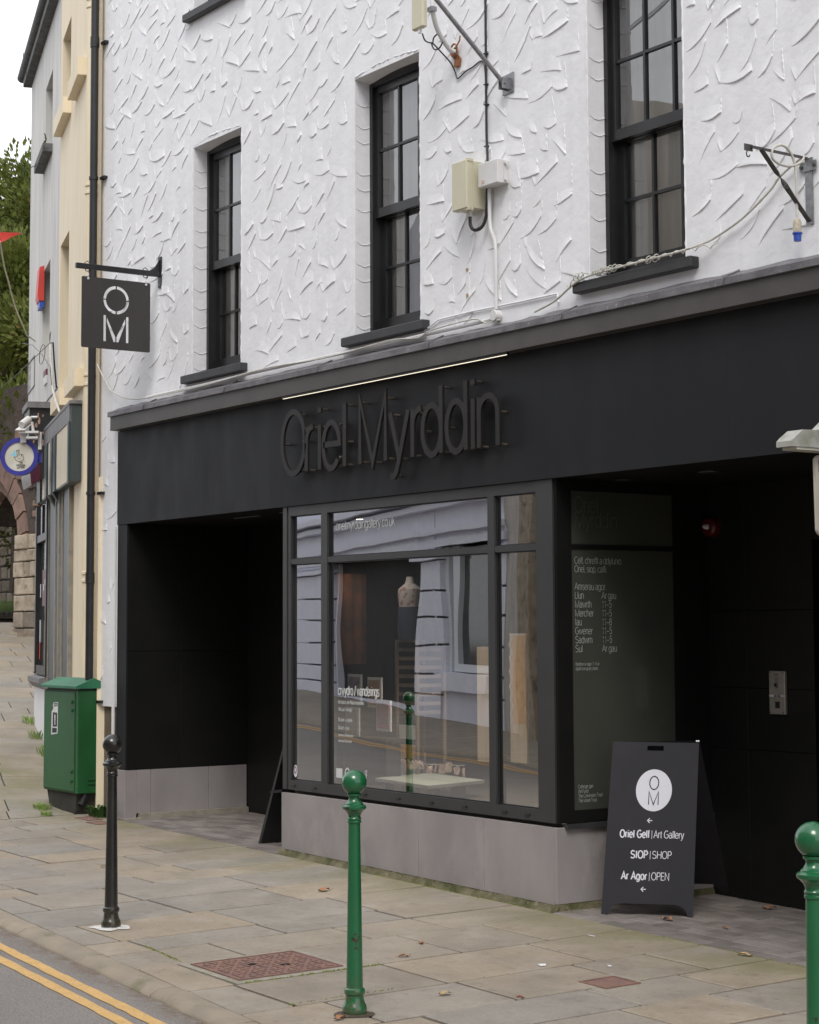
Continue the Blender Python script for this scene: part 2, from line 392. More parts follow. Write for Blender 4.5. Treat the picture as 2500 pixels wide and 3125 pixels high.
# ------------------------------------------------------------------ thin stroke lettering
def A(cx, cy, rx, ry, a0, a1, n=None):
    n = n or max(4, int(abs(a1-a0)/18)); return [(cx+rx*cos(radians(a0+(a1-a0)*i/n)), cy+ry*sin(radians(a0+(a1-a0)*i/n))) for i in range(n+1)]
st = lambda x, a=0, b=1: [(x, a), (x, b)]
GL = {
 'O': (.80, [A(.40,.5,.35,.51,0,360,28)]), 'o': (.58, [A(.29,.36,.24,.37,0,360,20)]), 'r': (.33, [st(.08,0,.72), A(.29,.46,.21,.25,180,85)]),
 'i': (.20, [st(.10,0,.72), [(.10,.92),(.10,1.0)]]), 'l': (.20, [st(.10)]), 'e': (.56, [[(.05,.38)]+A(.28,.36,.235,.37,3,320,18)]),
 'M': (.92, [[(.09,0),(.09,1),(.46,0),(.83,1),(.83,0)]]), 'y': (.50, [[(.03,.72),(.25,.0)], [(.47,.72),(.23,-.06),(.18,-.2),(.12,-.26),(.04,-.26)]]),
 'd': (.60, [A(.28,.36,.235,.37,0,360,20), st(.515)]), 'n': (.56, [st(.08,0,.72), A(.28,.48,.20,.25,180,0)+[(.48,0)]]),
 'h': (.56, [st(.08), A(.28,.48,.20,.25,180,0)+[(.48,0)]]), 'm': (.84, [st(.08,0,.72), A(.24,.5,.16,.23,180,0)+[(.40,0)], A(.56,.5,.16,.23,180,0)+[(.72,0)]]),
 'u': (.56, [[(.08,.72)]+A(.28,.24,.20,.25,180,360), st(.48,0,.72)]), 'a': (.54, [A(.27,.53,.18,.20,165,0)+[(.45,0)], [(.45,.43)]+A(.24,.20,.19,.21,100,300)+[(.45,.16)]]),
 'c': (.52, [A(.29,.36,.24,.37,45,315)]), 'g': (.60, [A(.28,.36,.235,.37,0,360,20), [(.515,.72),(.515,0)]+A(.29,-.02,.225,.24,0,-150)]),
 'b': (.60, [A(.32,.36,.235,.37,0,360,20), st(.085)]), 'p': (.60, [A(.32,.36,.235,.37,0,360,20), st(.085,-.27,.72)]),
 's': (.46, [A(.23,.545,.16,.18,30,255)+A(.23,.18,.175,.19,75,-150)]), 'S': (.68, [A(.34,.755,.25,.255,25,258)+A(.34,.25,.28,.255,78,-155)]),
 'f': (.28, [A(.25,.8,.12,.2,85,180)+[(.13,0)], [(.02,.70),(.25,.70)]]), 't': (.28, [[(.13,.92),(.13,.14)]+A(.23,.12,.10,.12,180,280), [(.02,.70),(.25,.70)]]),
 'w': (.74, [[(.02,.72),(.20,0),(.37,.70),(.54,0),(.72,.72)]]), 'k': (.50, [st(.08), [(.44,.72),(.08,.3)], [(.21,.44),(.47,0)]]),
 'v': (.48, [[(.02,.72),(.24,0),(.46,.72)]]), 'A': (.70, [[(.02,0),(.35,1),(.68,0)], [(.14,.34),(.56,.34)]]),
 'B': (.64, [[(.09,0),(.09,1),(.35,1)]+A(.35,.76,.2,.24,90,-90)+[(.09,.52)], [(.35,.52)]+A(.37,.26,.21,.26,90,-90)+[(.09,0)]]),
 'C': (.72, [A(.39,.5,.33,.51,50,310,20)]), 'G': (.78, [A(.40,.5,.35,.51,50,335,20)+[(.71,.48),(.42,.48)]]), 'H': (.74, [st(.09), st(.65), [(.09,.52),(.65,.52)]]),
 'I': (.26, [st(.13)]), 'L': (.52, [[(.09,1),(.09,0),(.50,0)]]), 'N': (.74, [[(.09,0),(.09,1),(.65,0),(.65,1)]]),
 'P': (.62, [[(.09,0),(.09,1),(.35,1)]+A(.35,.74,.22,.26,90,-90)+[(.09,.48)]]), 'T': (.62, [st(.31), [(.02,1),(.60,1)]]),
 'E': (.58, [[(.54,1),(.09,1),(.09,0),(.55,0)], [(.09,.52),(.5,.52)]]), 'F': (.54, [[(.52,1),(.09,1),(.09,0)], [(.09,.52),(.46,.52)]]),
 'K': (.64, [st(.09), [(.58,1),(.09,.38)], [(.26,.58),(.62,0)]]), 'Y': (.62, [[(.02,1),(.31,.45),(.60,1)], st(.31,0,.45)]), 'R': (.64, [[(.09,0),(.09,1),(.35,1)]+A(.35,.75,.22,.25,90,-90)+[(.09,.5)], [(.36,.5),(.58,0)]]),
 '1': (.46, [[(.10,.78),(.26,.86),(.28,1),(.28,0)]]), '5': (.56, [[(.47,1),(.14,1),(.10,.5)]+A(.27,.33,.22,.33,130,-150)]), '8': (.56, [A(.28,.76,.18,.24,0,360), A(.28,.26,.22,.27,0,360)]),
 '2': (.56, [A(.28,.72,.21,.28,165,-20)+[(.07,0),(.50,0)]]), '6': (.56, [A(.28,.31,.21,.31,0,360), A(.40,.45,.33,.55,180,105)]), '4': (.56, [[(.42,0),(.42,1),(.04,.3),(.53,.3)]]),
 '–': (.56, [[(.04,.38),(.52,.38)]]), '-': (.34, [[(.05,.36),(.29,.36)]]), '.': (.20, [[(.10,0),(.10,.07)]]), ',': (.20, [[(.10,.07),(.06,-.1)]]), ':': (.20, [[(.10,0),(.10,.07)], [(.10,.6),(.10,.67)]]),
 '/': (.36, [[(.02,-.05),(.34,1.05)]]), '|': (.30, [[(.15,-.2),(.15,1.1)]]), '&': (.66, [[(.6,0),(.16,.66)]+A(.27,.8,.14,.19,200,-40)+[(.1,.34)]+A(.26,.2,.2,.2,150,330)+[(.55,.4)]]),
 '<': (.9, [[(.85,.4),(.05,.4)], [(.42,.75),(.05,.4),(.42,.05)]]), ' ': (.28, []), 'J': (.50, [[(.40,1),(.40,.25)]+A(.22,.22,.18,.22,0,-160)]), 'W': (1.0, [[(.02,1),(.26,0),(.50,1),(.74,0),(.98,1)]]), 'D': (.70, [[(.09,0),(.09,1),(.28,1)]+A(.28,.5,.36,.5,90,-90)+[(.09,0)]]), 'U': (.7, [[(.09,1),(.09,.3)]+A(.35,.28,.26,.28,180,360)+[(.61,1)]]), 'x': (.48, [[(.03,.72),(.45,0)],[(.45,.72),(.03,0)]]), 'q': (.60, [A(.28,.36,.235,.37,0,360,20), st(.515,-.27,.72)]), 'j': (.2, [[(.1,.72),(.1,-.2)]]), 'z': (.48, [[(.04,.72),(.44,.72),(.04,0),(.44,0)]]),
}
def ribbon(mb, pts, wd, o, R, U, N, d, k):
    """flat (or d deep) ribbon of width wd along 2D pts"""
    P = [Vector((x, y)) for x, y in pts]; closed = (P[0]-P[-1]).length < 1e-4 and len(P) > 3
    if closed: P = P[:-1]
    n = len(P); L = []; Rr = []
    for i in range(n):
        a = P[(i-1) % n] if closed or i > 0 else None; b = P[(i+1) % n] if closed or i < n-1 else None
        t1 = (P[i]-a).normalized() if a is not None else None; t2 = (b-P[i]).normalized() if b is not None else None
        if t1 is None: t1 = t2
        if t2 is None: t2 = t1
        n1 = Vector((-t1.y, t1.x)); n2 = Vector((-t2.y, t2.x)); mm = n1+n2
        if mm.length < .2: mm = n1.copy()
        mm.normalize(); q = wd/2/max(.38, mm.dot(n1)); L.append(P[i]+mm*q); Rr.append(P[i]-mm*q)
    f = lambda p, h: o + R*p.x + U*p.y + N*h
    h = k*.0002
    m = n if closed else n-1
    vs = [f(p, d+h) for p in L] + [f(p, d+h) for p in Rr]
    fs = [(i, n+i, n+(i+1) % n, (i+1) % n) for i in range(m)]
    if d > .0015:
        vs += [f(p, h) for p in L] + [f(p, h) for p in Rr]
        for i in range(m):
            j = (i+1) % n; fs += [(i, j, 2*n+j, 2*n+i), (n+j, n+i, 3*n+i, 3*n+j)]
        if not closed: fs += [(0, 2*n, 3*n, n), (n-1, 2*n-1, 4*n-1, 3*n-1)]
    mb.add(vs, fs)
def text(mb, s, h, o, R, U, wt=.055, xs=1, tr=0, d=.001, align='l'):
    """stroke text of cap height h at o; wt is the stroke width as a fraction of h"""
    R = Vector(R).normalized(); U = Vector(U).normalized(); N = R.cross(U); o = Vector(o); k = 0
    W = sum((GL[c][0]+tr)*xs*h for c in s)
    x = {'l': 0, 'c': -W/2, 'r': -W}[align]
    for c in s:
        wd, ss = GL[c]
        for q in ss:
            k += 1; ribbon(mb, [((px)*xs*h + x, py*h) for px, py in q], wt*h, o, R, U, N, d, k % 5)
        x += (wd+tr)*xs*h
    return W
XP, ZP, YP = Vector((1,0,0)), Vector((0,0,1)), Vector((0,1,0))

# ------------------------------------------------------------------ ground height
def zg(x, y):
    z = .024 - .0155*(max(x, -30)+.05) + .012*max(-4, min(y, 0))
    if x < -6.3:
        k = max(0., min(1., (y+5.2)/2.6)); k = k*k*(3-2*k)
        r = -(x+6.3); z += k*.0925*(r*r/(r+.5) if r < 2 else r-.4)
        if r > 16: z -= k*.0925*(r-16)*.6
    return z
U2 = Vector((-.947, .32, 0)).normalized(); N2 = Vector((-.32, -.947, 0)).normalized(); P0 = Vector((-6.3, 0, 0))
def L2(s, o=0, z=0): return P0 + U2*s + N2*o + Vector((0, 0, z))
def kerby(x): return -2.80 - .076*(x+1.4)      # street face of the kerb
KT = -6.4   # x where the kerb bends

# road and ground
def sheet(name, m, x0, x1, y0, y1, nx, ny, dz, fz=zg):
    b = MB()
    for j in range(ny+1):
        for i in range(nx+1):
            x = x0+(x1-x0)*i/nx; y = y0+(y1-y0)*j/ny; b.v.append((x, y, fz(x, y)+dz))
    for j in range(ny):
        for i in range(nx): b.f.append((j*(nx+1)+i, j*(nx+1)+i+1, (j+1)*(nx+1)+i+1, (j+1)*(nx+1)+i)); b.m.append(0)
    return b
terrain = sheet('ground', SOIL, -60, 26, -40, 40, 43, 20, -.34).build('ground', SOIL); tag(terrain, 'bare earth under the town and out to the trees', kind='structure')
far = MB(); far.quad((-400,-400,-2.2),(400,-400,-2.2),(400,400,-2.2),(-400,400,-2.2))
tag(far.build('far_ground', SOIL), 'far ground beyond the town', kind='structure')

def kpt(t):
    """kerb face line: t along the street, negative to the left"""
    if t >= KT: return Vector((t, kerby(t), 0))
    return Vector((KT, kerby(KT), 0)) + U2*(KT-t)
def knorm(t): return Vector((-.076, -.997, 0)).normalized() if t >= KT else N2
def strip_along(b, off0, off1, dz, t0, t1, n, jag=0):
    pts = []
    for i in range(n+1):
        t = t0+(t1-t0)*i/n; p = kpt(t); nn = knorm(t)
        for q in (off0, off1):
            v = p + nn*(q+random.uniform(-jag, jag)); pts.append((v.x, v.y, zg(v.x, v.y)+dz))
    b.add(pts, [(2*i, 2*i+1, 2*i+3, 2*i+2) for i in range(n)])
rb = MB()
OPK = [(14, -5.7), (0, -6.1), (-8.2, -6.33), (-9.6, -6.75), (-12.2, -7.13), (-17.4, -8.7), (-26, -11.6), (-34, -14)]   # opposite kerb
def opk(x):
    for (a, ya), (c, yc) in zip(OPK, OPK[1:]):
        if c <= x <= a: return ya + (yc-ya)*(x-a)/(c-a)
    return OPK[0][1] if x > 14 else OPK[-1][1]
n = 60
vs = []
for i in range(n+1):
    t = 14 - 48*i/n; p = kpt(t)
    for f in range(7):
        x = p.x; y = p.y + (opk(x) - p.y)*f/6
        vs.append((x, y, zg(x, y)-.035))
rb.add(vs, [(i*7+f, i*7+f+1, (i+1)*7+f+1, (i+1)*7+f) for i in range(n) for f in range(6)])
road = rb.build('road', ASPH, smooth='all'); tag(road, 'grey asphalt street with double yellow lines along both kerbs', kind='structure')
for o0, o1 in ((.155, .222), (.275, .338)):
    b = MB(); strip_along(b, o0, o1, -.0315, 10, -28, 420, .0045)
    b.build('yellow_line', YEL, road)
    b = MB(); pts = []
    for i in range(140):
        x = 12 - 42*i/139; y = opk(x)
        for q in (o0, o1): pts.append((x, y+q*1.04+random.uniform(-.004, .004), zg(x, y)-.0315))
    b.add(pts, [(2*i, 2*i+1, 2*i+3, 2*i+2) for i in range(139)]); b.build('yellow_line', YEL, road)

# kerb stones
kerb = MB(); strip_along(kerb, -.02, .0, -.10, 12, -30, 80)
kerb = kerb.build('kerb', JOINT); tag(kerb, 'line of rounded sandstone kerbs between pavement and road', kind='structure')
def kerbstone(t0, t1, kface, kn, dzs=0, parent=kerb):
    prof = [(.0, -.12), (.0, -.034), (-.008, -.022), (-.040, -.005), (-.052, 0), (-.135, 0), (-.135, -.08)]
    b = MB(); vs = []
    j = [random.uniform(-.002, .002) for _ in range(2)]
    k = 6
    for i in range(k+1):
        t = t0 + (t1-t0)*i/k; p = kface(t); nn = kn(t)
        for o, h in prof:
            v = p + nn*(o+j[0]*(1-i/k)+j[1]*i/k); vs.append((v.x, v.y, zg(v.x, v.y)+h+dzs+random.uniform(-.0015, .0015)))
    m = len(prof)
    fs = [(i*m+q, i*m+q+1, (i+1)*m+q+1, (i+1)*m+q) for i in range(k) for q in range(m-1)] + [tuple(range(m)), tuple(k*m+q for q in range(m))[::-1]]
    b.add(vs, fs); b.build('kerb_stone', KERB, parent, smooth=True)
t = 6.4 + .37
while t > -24:
    L = random.uniform(.82, .98) if t > -8 else 1.6
    kerbstone(t, t-L+.007, kpt, knorm); t -= L
ok = MB(); pts = []
opkerb = MB(); vs = []
for i in range(90):
    x = 13 - 44*i/89; y = opk(x)
    for q, h in ((0, -.16), (0, -.03), (-.03, 0), (-.15, 0)): vs.append((x, y+q, zg(x, y)+h))
opkerb.add(vs, [(i*4+q, i*4+q+1, (i+1)*4+q+1, (i+1)*4+q) for i in range(89) for q in range(3)])
tag(opkerb.build('opposite_kerb', KERB, smooth=True), 'stone kerb on the far side of the street', kind='structure')
opv = MB(); vs = []
for i in range(60):
    x = 13 - 44*i/59; y = opk(x)
    for q in (-.15, -1.6, -6.5): vs.append((x, y+q, zg(x, y)-.002+.0))
opv.add(vs, [(i*3+q, i*3+q+1, (i+1)*3+q+1, (i+1)*3+q) for i in range(59) for q in range(2)])
tag(opv.build('opposite_pavement', SLAB[0]), 'sandstone pavement on the far side of the street', kind='structure')

# pavement bed and slabs
def bedz(x, y): return zg(x, y)-.014
b = sheet('', JOINT, -6.3, 6.6, -3.5, .0, 26, 8, -.014)
b.v = [(x, max(y, kerby(x)+.13) if y < -2 else y, zg(x, y)-.036) for x, y, z in b.v]
k = len(b.v); m_ = 16
for i in range(m_+1):
    s = i*20/m_
    for j in range(7):
        q = .3 + j*.5; p = L2(s, -.4+q*1.05 if j else -.4); p.z = zg(p.x, p.y)-.014; b.v.append(tuple(p))
b.f += [(k+i*7+j, k+i*7+j+1, k+(i+1)*7+j+1, k+(i+1)*7+j) for i in range(m_) for j in range(6)]; b.m += [0]*(m_*6)
k = len(b.v)
for i in range(13):
    for j in range(9):
        p = L2(5.4+i*1.05, -j*1.0); p.z = zg(p.x, p.y)-.022; b.v.append(tuple(p))
b.f += [(k+i*9+j, k+i*9+j+1, k+(i+1)*9+j+1, k+(i+1)*9+j) for i in range(12) for j in range(8)]; b.m += [0]*96
pave = b.build('pavement', JOINT); tag(pave, 'pavement of large buff and grey sandstone flags running past the gallery', kind='structure')
def slab(c, mi, g=.010, parent=pave, th=.034, zf=zg, name='paving_slab', mats=SLAB, ch=.004):
    """c: four plan corners, counter-clockwise"""
    c = [Vector((p[0], p[1], 0)) for p in c]; cen = sum(c, Vector())/4
    ins = []
    for i in range(4):
        a, b_, d = c[i-1], c[i], c[(i+1) % 4]
        e1 = (a-b_); e2 = (d-b_)
        if e1.length < .02 or e2.length < .02: return
        e1.normalize(); e2.normalize(); ins.append(e1+e2)
    tx, ty, dz = random.uniform(-.003, .003), random.uniform(-.003, .003), random.uniform(-.0022, .0022)
    rings = []
    for off, h in ((g, -th), (g, -ch), (g+ch*1.2, 0)):
        rr = []
        for i in range(4):
            p = c[i] + ins[i]*off
            rr.append((p.x, p.y, zf(p.x, p.y)+h+dz+(p.x-cen.x)*tx+(p.y-cen.y)*ty))
        rings.append(rr)
    b = MB(); b.add([p for r in rings for p in r], [(i, (i+1) % 4, 4+(i+1) % 4, 4+i) for i in range(4)]+[(4+i, 4+(i+1) % 4, 8+(i+1) % 4, 8+i) for i in range(4)]+[(8,9,10,11)])
    b.build(name, mats[mi] if isinstance(mats, list) else mats, parent, origin=(cen.x, cen.y, zf(cen.x, cen.y)))
EDGE = -.055
def inner(x): return kerby(x)+.140
xs = [.05, .66]
while xs[-1] < 6.3: xs.append(xs[-1]+random.choice([.34, .42, .5, .58]))
left = [.05]
while left[-1] > -6.2: left.append(left[-1]-random.choice([.34, .42, .48, .58]))
xs = sorted(set(left+xs)); xs[0] = -6.32
rs = random.Random(5)
for a, c in zip(xs, xs[1:]):
    top = EDGE; lo = min(inner(a), inner(c)); ys = [top]
    while ys[-1] - lo > .6:
        ys.append(ys[-1]-rs.uniform(.42, .95))
        if ys[-1]-lo < .22: ys.pop(); break
    if abs(a-.05) < .01: ys = [top, -.62, -1.2, -1.855]
    if abs(a-.05) < .01: ys += [-2.545]
    segs = list(zip(ys, ys[1:]+[None]))
    for y1, y0 in segs:
        if y1 == -1.855: continue         # the manhole cover lies here
        mi = 0 if rs.random() < .62 else 1
        j = lambda: rs.uniform(-.004, .004)
        if y0 is None: slab([(a, inner(a)), (c, inner(c)), (c+j(), y1), (a+j(), y1)], mi)
        else: slab([(a, y0+j()), (c, y0+j()), (c, y1), (a, y1)], mi)
# slabs up the rise past the next buildings
s = -.2
while s < 17:
    wd = rs.choice([.42, .5, .58, .66]) * (1 if s < 9 else 1.25); o = .02 if s < 5.4 else -6.5
    while o < 3.0:
        ln = rs.uniform(.55, 1.0); o1 = min(o+ln, 3.1)
        if 3.1-o1 < .3: o1 = 3.1
        q = [L2(s, o), L2(s, o1), L2(s+wd, o1), L2(s+wd, o)]
        q2 = []
        for p in q:
            if p.x > -6.33: p = p + U2*((p.x+6.33)/.947)
            q2.append(p)
        ar = (q2[2]-q2[0]).cross(q2[3]-q2[1]).length
        if ar > .1: slab([q2[1], q2[0], q2[3], q2[2]][::-1] if (q2[1]-q2[0]).cross(q2[2]-q2[0]).z < 0 else q2, 0 if rs.random() < .55 else 1, .0055)
        o = o1
    if False:
        o = .02
        while o > -7:
            ln = rs.uniform(.7, 1.1); q2 = [L2(s, o-ln), L2(s, o), L2(s+wd, o), L2(s+wd, o-ln)]
            slab(q2 if (q2[1]-q2[0]).cross(q2[2]-q2[0]).z > 0 else q2[::-1], 0 if rs.random() < .55 else 1); o -= ln
    s += wd
# brick pavers in the two recesses
def zfr(x, y): return zg(x, min(y, 0))
def recess(name, x0, x1, y1, lab):
    b = MB(); b.quad((x0, EDGE, zfr(x0, 0)-.012), (x1, EDGE, zfr(x1, 0)-.012), (x1, y1, zfr(x1, 0)-.012), (x0, y1, zfr(x0, 0)-.012))
    r = b.build(name, JOINT); tag(r, lab, kind='structure')
    y = EDGE; row = 0
    while y < y1-.02:
        x = x0 - (.105 if row % 2 else 0)
        while x < x1:
            a, c = max(x, x0), min(x+.21, x1)
            if c-a > .03: slab([(a, y), (c, y), (c, min(y+.105, y1)), (a, min(y+.105, y1))], 0, .0025, r, .02, zfr, 'brick', PAVER, .003)
            x += .21
        y += .105; row += 1
recess('doorway_floor', -.02, 2.75, 1.28, 'grey brick paving inside the right doorway recess beside the bay')
recess('recess_floor', -5.70, -3.17, 1.16, 'grey brick paving inside the dark left recess')
# ------------------------------------------------------------------ the gallery building
gal = thing('gallery_building', (0, 0, 0), 'white rendered town building with black sash windows over a charcoal shopfront', 'building')
WX0, WX1, WZT = -6.27, 6.4, 9.2
WIN = [(-4.57, -3.795, 3.70, 5.55), (-2.19, -1.40, 3.70, 5.53), (.335, 1.147, 3.70, 5.53), (2.75, 3.56, 3.70, 5.53), (-4.57, -3.795, 6.66, 8.2), (-2.19, -1.40, 6.66, 8.2), (.335, 1.147, 6.66, 8.2), (2.75, 3.56, 6.66, 8.2)]
def wall_face(b, x0, x1, z0, z1, holes, y=0., dep=.14):
    xs = sorted({x0, x1, *[h[0] for h in holes], *[h[1] for h in holes]}); zs = sorted({z0, z1, *[h[2] for h in holes], *[h[3] for h in holes]})
    for a, c in zip(xs, xs[1:]):
        for e, f in zip(zs, zs[1:]):
            if any(h[0] <= a and c <= h[1] and h[2] <= e and f <= h[3] for h in holes): continue
            b.quad((a,y,e),(c,y,e),(c,y,f),(a,y,f))
    for h in holes:
        a, c, e, f = h; yy = y+dep
        b.quad((a,y,e),(a,y,f),(a,yy,f),(a,yy,e)); b.quad((c,y,e),(c,yy,e),(c,yy,f),(c,y,f))
        # slightly arched, uneven head
        m = 6
        for i in range(m):
            q = [a+(c-a)*k/m for k in (i, i+1)]; hh = [f+.0 + .028*sin(pi*k/m) for k in (i, i+1)]
            b.quad((q[0],y,hh[0]),(q[1],y,hh[1]),(q[1],yy,hh[1]-.02),(q[0],yy,hh[0]-.02))
        b.quad((a,y,e),(a,yy,e),(c,yy,e),(c,y,e))
b = MB()
wall_face(b, WX0, WX1, 3.40, WZT, WIN)
b.quad((WX0,0,1.035),(-5.88,0,1.035),(-5.88,0,3.40),(WX0,0,3.40))
b.quad((WX0,0,1.035),(WX0,0,WZT),(WX0,6,WZT),(WX0,6,1.035)); b.quad((WX1,0,0),(WX1,6,0),(WX1,6,WZT),(WX1,0,WZT))
b.quad((WX0,0,1.035),(WX0,.05,1.035),(-5.88,.05,1.035),(-5.88,0,1.035)); b.quad((WX0,6,0),(WX0,6,WZT),(WX1,6,WZT),(WX1,6,0)); b.quad((WX0,0,WZT),(WX1,0,WZT),(WX1,6,WZT),(WX0,6,WZT))
pass
wall = b.build('wall', WHITE, gal)
b = MB(); b.box(-6.25, -5.9, .03, .3, -.1, 1.06); b.build('wall_base', mat('bare_brown_render', (.11, .085, .06), (.16, .13, .10), 8, .9, .6, 40), gal)

# trowelled ridges of the render, real relief
def ridge(b, pts, wd, ht, up=.07, y0=0., upv=(.12, 1.), fade=.4):
    """one sweep of the trowel: the render swells down and outward to a lip along pts, then drops; its right end breaks off"""
    n = len(pts); P = [Vector(p) for p in pts]; vs = []; U_ = Vector(upv).normalized()
    prof = ((up, -.0008), (up*.66, .16), (up*.36, .42), (up*.15, .74), (.0035, 1.0), (0, .96), (-.0016, .5), (-.0024, -.0008))
    end = [random.uniform(.2, 1) for _ in prof]
    for i in range(n+1):
        e = i == n; i_ = min(i, n-1)
        f = i_/(n-1); k = (min(1, .12+f/fade) if f < fade else 1.)*random.uniform(.92, 1.06)
        uu = .55+.45*sin(pi*min(1, f*.8+.15))
        for r_, (q, h) in enumerate(prof):
            p = P[i_] + U_*(q*uu if q > 0 else q)
            x = p.x + (.0022+.0016*end[r_] if e else 0) + (random.uniform(-.0012, .0012) if i_ == n-1 else 0)
            vs.append((x, y0+.0008 if (h < 0 or e) else y0-ht*h*k, p.y))
    m = len(prof)
    b.add(vs, [(i*m+q, i*m+q+1, (i+1)*m+q+1, (i+1)*m+q) for i in range(n) for q in range(m-1)])
def bead(b, pts, r, y0=0.):
    n = len(pts); vs = []
    P = [Vector(p) for p in pts]
    for i in range(n):
        t = (P[min(i+1, n-1)]-P[max(i-1, 0)]).normalized(); nn = Vector((-t.y, t.x)); k = random.choice([.15, .6, .9, 1.1, 1.3, .3]) * (.4 if i in (0, n-1) else 1)
        for q, h in ((r, -.0003), (r*.5, r*.75), (-r*.5, r*.75), (-r, -.0003)):
            p = P[i]+nn*q*max(k, .35); vs.append((p.x, y0-h*k, p.y))
    b.add(vs, [(i*4+q, i*4+q+1, (i+1)*4+q+1, (i+1)*4+q) for i in range(n-1) for q in range(3)])
def blocked(x, z, pad=.03):
    for h in WIN:
        if h[0]-pad < x < h[1]+pad and h[2]-.12 < z < h[3]+pad+.02: return True
    return False
RR = random.Random(21)
def ridgefield(b, x0, x1, z0, z1, cw=.205, chh=.165):
    nz = int((z1-z0)/chh); nx = int((x1-x0)/cw)+1
    for j in range(nz+1):
        for i in range(-1, nx+1):
            cx = x0 + (i + (.5 if j % 2 else 0) + RR.uniform(-.28, .28))*cw; cz = z0 + (j+RR.uniform(-.28, .28))*chh
            kind = RR.random()
            ang = radians(RR.gauss(31, 14) if kind < .66 else RR.gauss(2, 14)); ln = RR.uniform(.07, .26)
            if kind > .88: ang = radians(RR.uniform(-45, -15))
            n = 8; bend = RR.uniform(-.030, .010); pts = []
            for k in range(n+1):
                q = k/n; x = cx + (q-.5)*ln*cos(ang) - sin(ang)*bend*sin(pi*q); z = cz + (q-.5)*ln*sin(ang) + cos(ang)*bend*sin(pi*q)
                pts.append((x + RR.uniform(-.0008, .0008), z + RR.uniform(-.001, .001)))
            def ok(p): return x0+.015 < p[0] < x1-.015 and z0 < p[1] < z1 and not blocked(*p)
            if not all(ok(p) for p in pts): continue
            ht = RR.uniform(.0042, .0086); U_ = (RR.uniform(-.15, .3), 1.) if ang > 0 else (RR.uniform(-.35, .0), 1.)
            ridge(b, pts, 0, ht, RR.uniform(.06, .14), 0., U_, RR.uniform(.25, .9))
            # a thin broken edge left by the side of the trowel
            if RR.random() < .55:
                e = pts[-1]; L = RR.uniform(.07, .2); m = int(L/.011); ext = [(e[0]+U_[0]*L*k/m+RR.uniform(-.001,.001), e[1]+L*k/m) for k in range(m+1)]
                if all(ok(p) for p in ext): bead(b, ext, RR.uniform(.0035, .0055))
            if RR.random() < .22:
                e = pts[0]; L = RR.uniform(.06, .14); a2 = radians(RR.uniform(100, 130)); m = max(4, int(L/.012))
                q = [(e[0]+cos(a2)*L*(1-k/m), e[1]+sin(a2)*L*(1-k/m)) for k in range(m+1)]
                if all(ok(p) for p in q): ridge(b, q, 0, .006, .05, 0., (.5, 1.), .6)
b = MB(); ridgefield(b, WX0, WX1, 3.60, 8.4); ridgefield(b, WX0, -5.90, 1.10, 3.5, .24, .2)
# arris lips round the openings and scallops on the reveals
for h in WIN[:5]:
    a, c, e, f = h
    for z_ in [e+.05+.165*i+RR.uniform(-.04, .04) for i in range(int((f-e)/.165))]:
        vs = []; n = 8
        for k in range(n+1):
            y = .012+.118*k/n; z = z_ - .022*sin(pi*k/n)*RR.uniform(.8, 1.1)
            for q, hh in ((.005, 0), (.0, .005), (-.004, 0)): vs.append((a+hh-.0004, y, z+q))
        b.add(vs, [(i*3+q, i*3+q+1, (i+1)*3+q+1, (i+1)*3+q) for i in range(n) for q in range(2)])
    for x_, sg in ((a, 1), (c, -1)):
        q = [(x_-sg*.006+RR.uniform(-.003, .003), e+(f-e)*i/60) for i in range(61)]; bead(b, q, .006)
    q = [(a+(c-a)*i/30, f+.012+.028*sin(pi*i/30)+RR.uniform(-.004, .004)) for i in range(31)]; bead(b, q, .007)
tag(b.build('render_ridges', WHITE, gal, smooth='all'), 'raised trowel ridges all over the white render', kind='stuff')

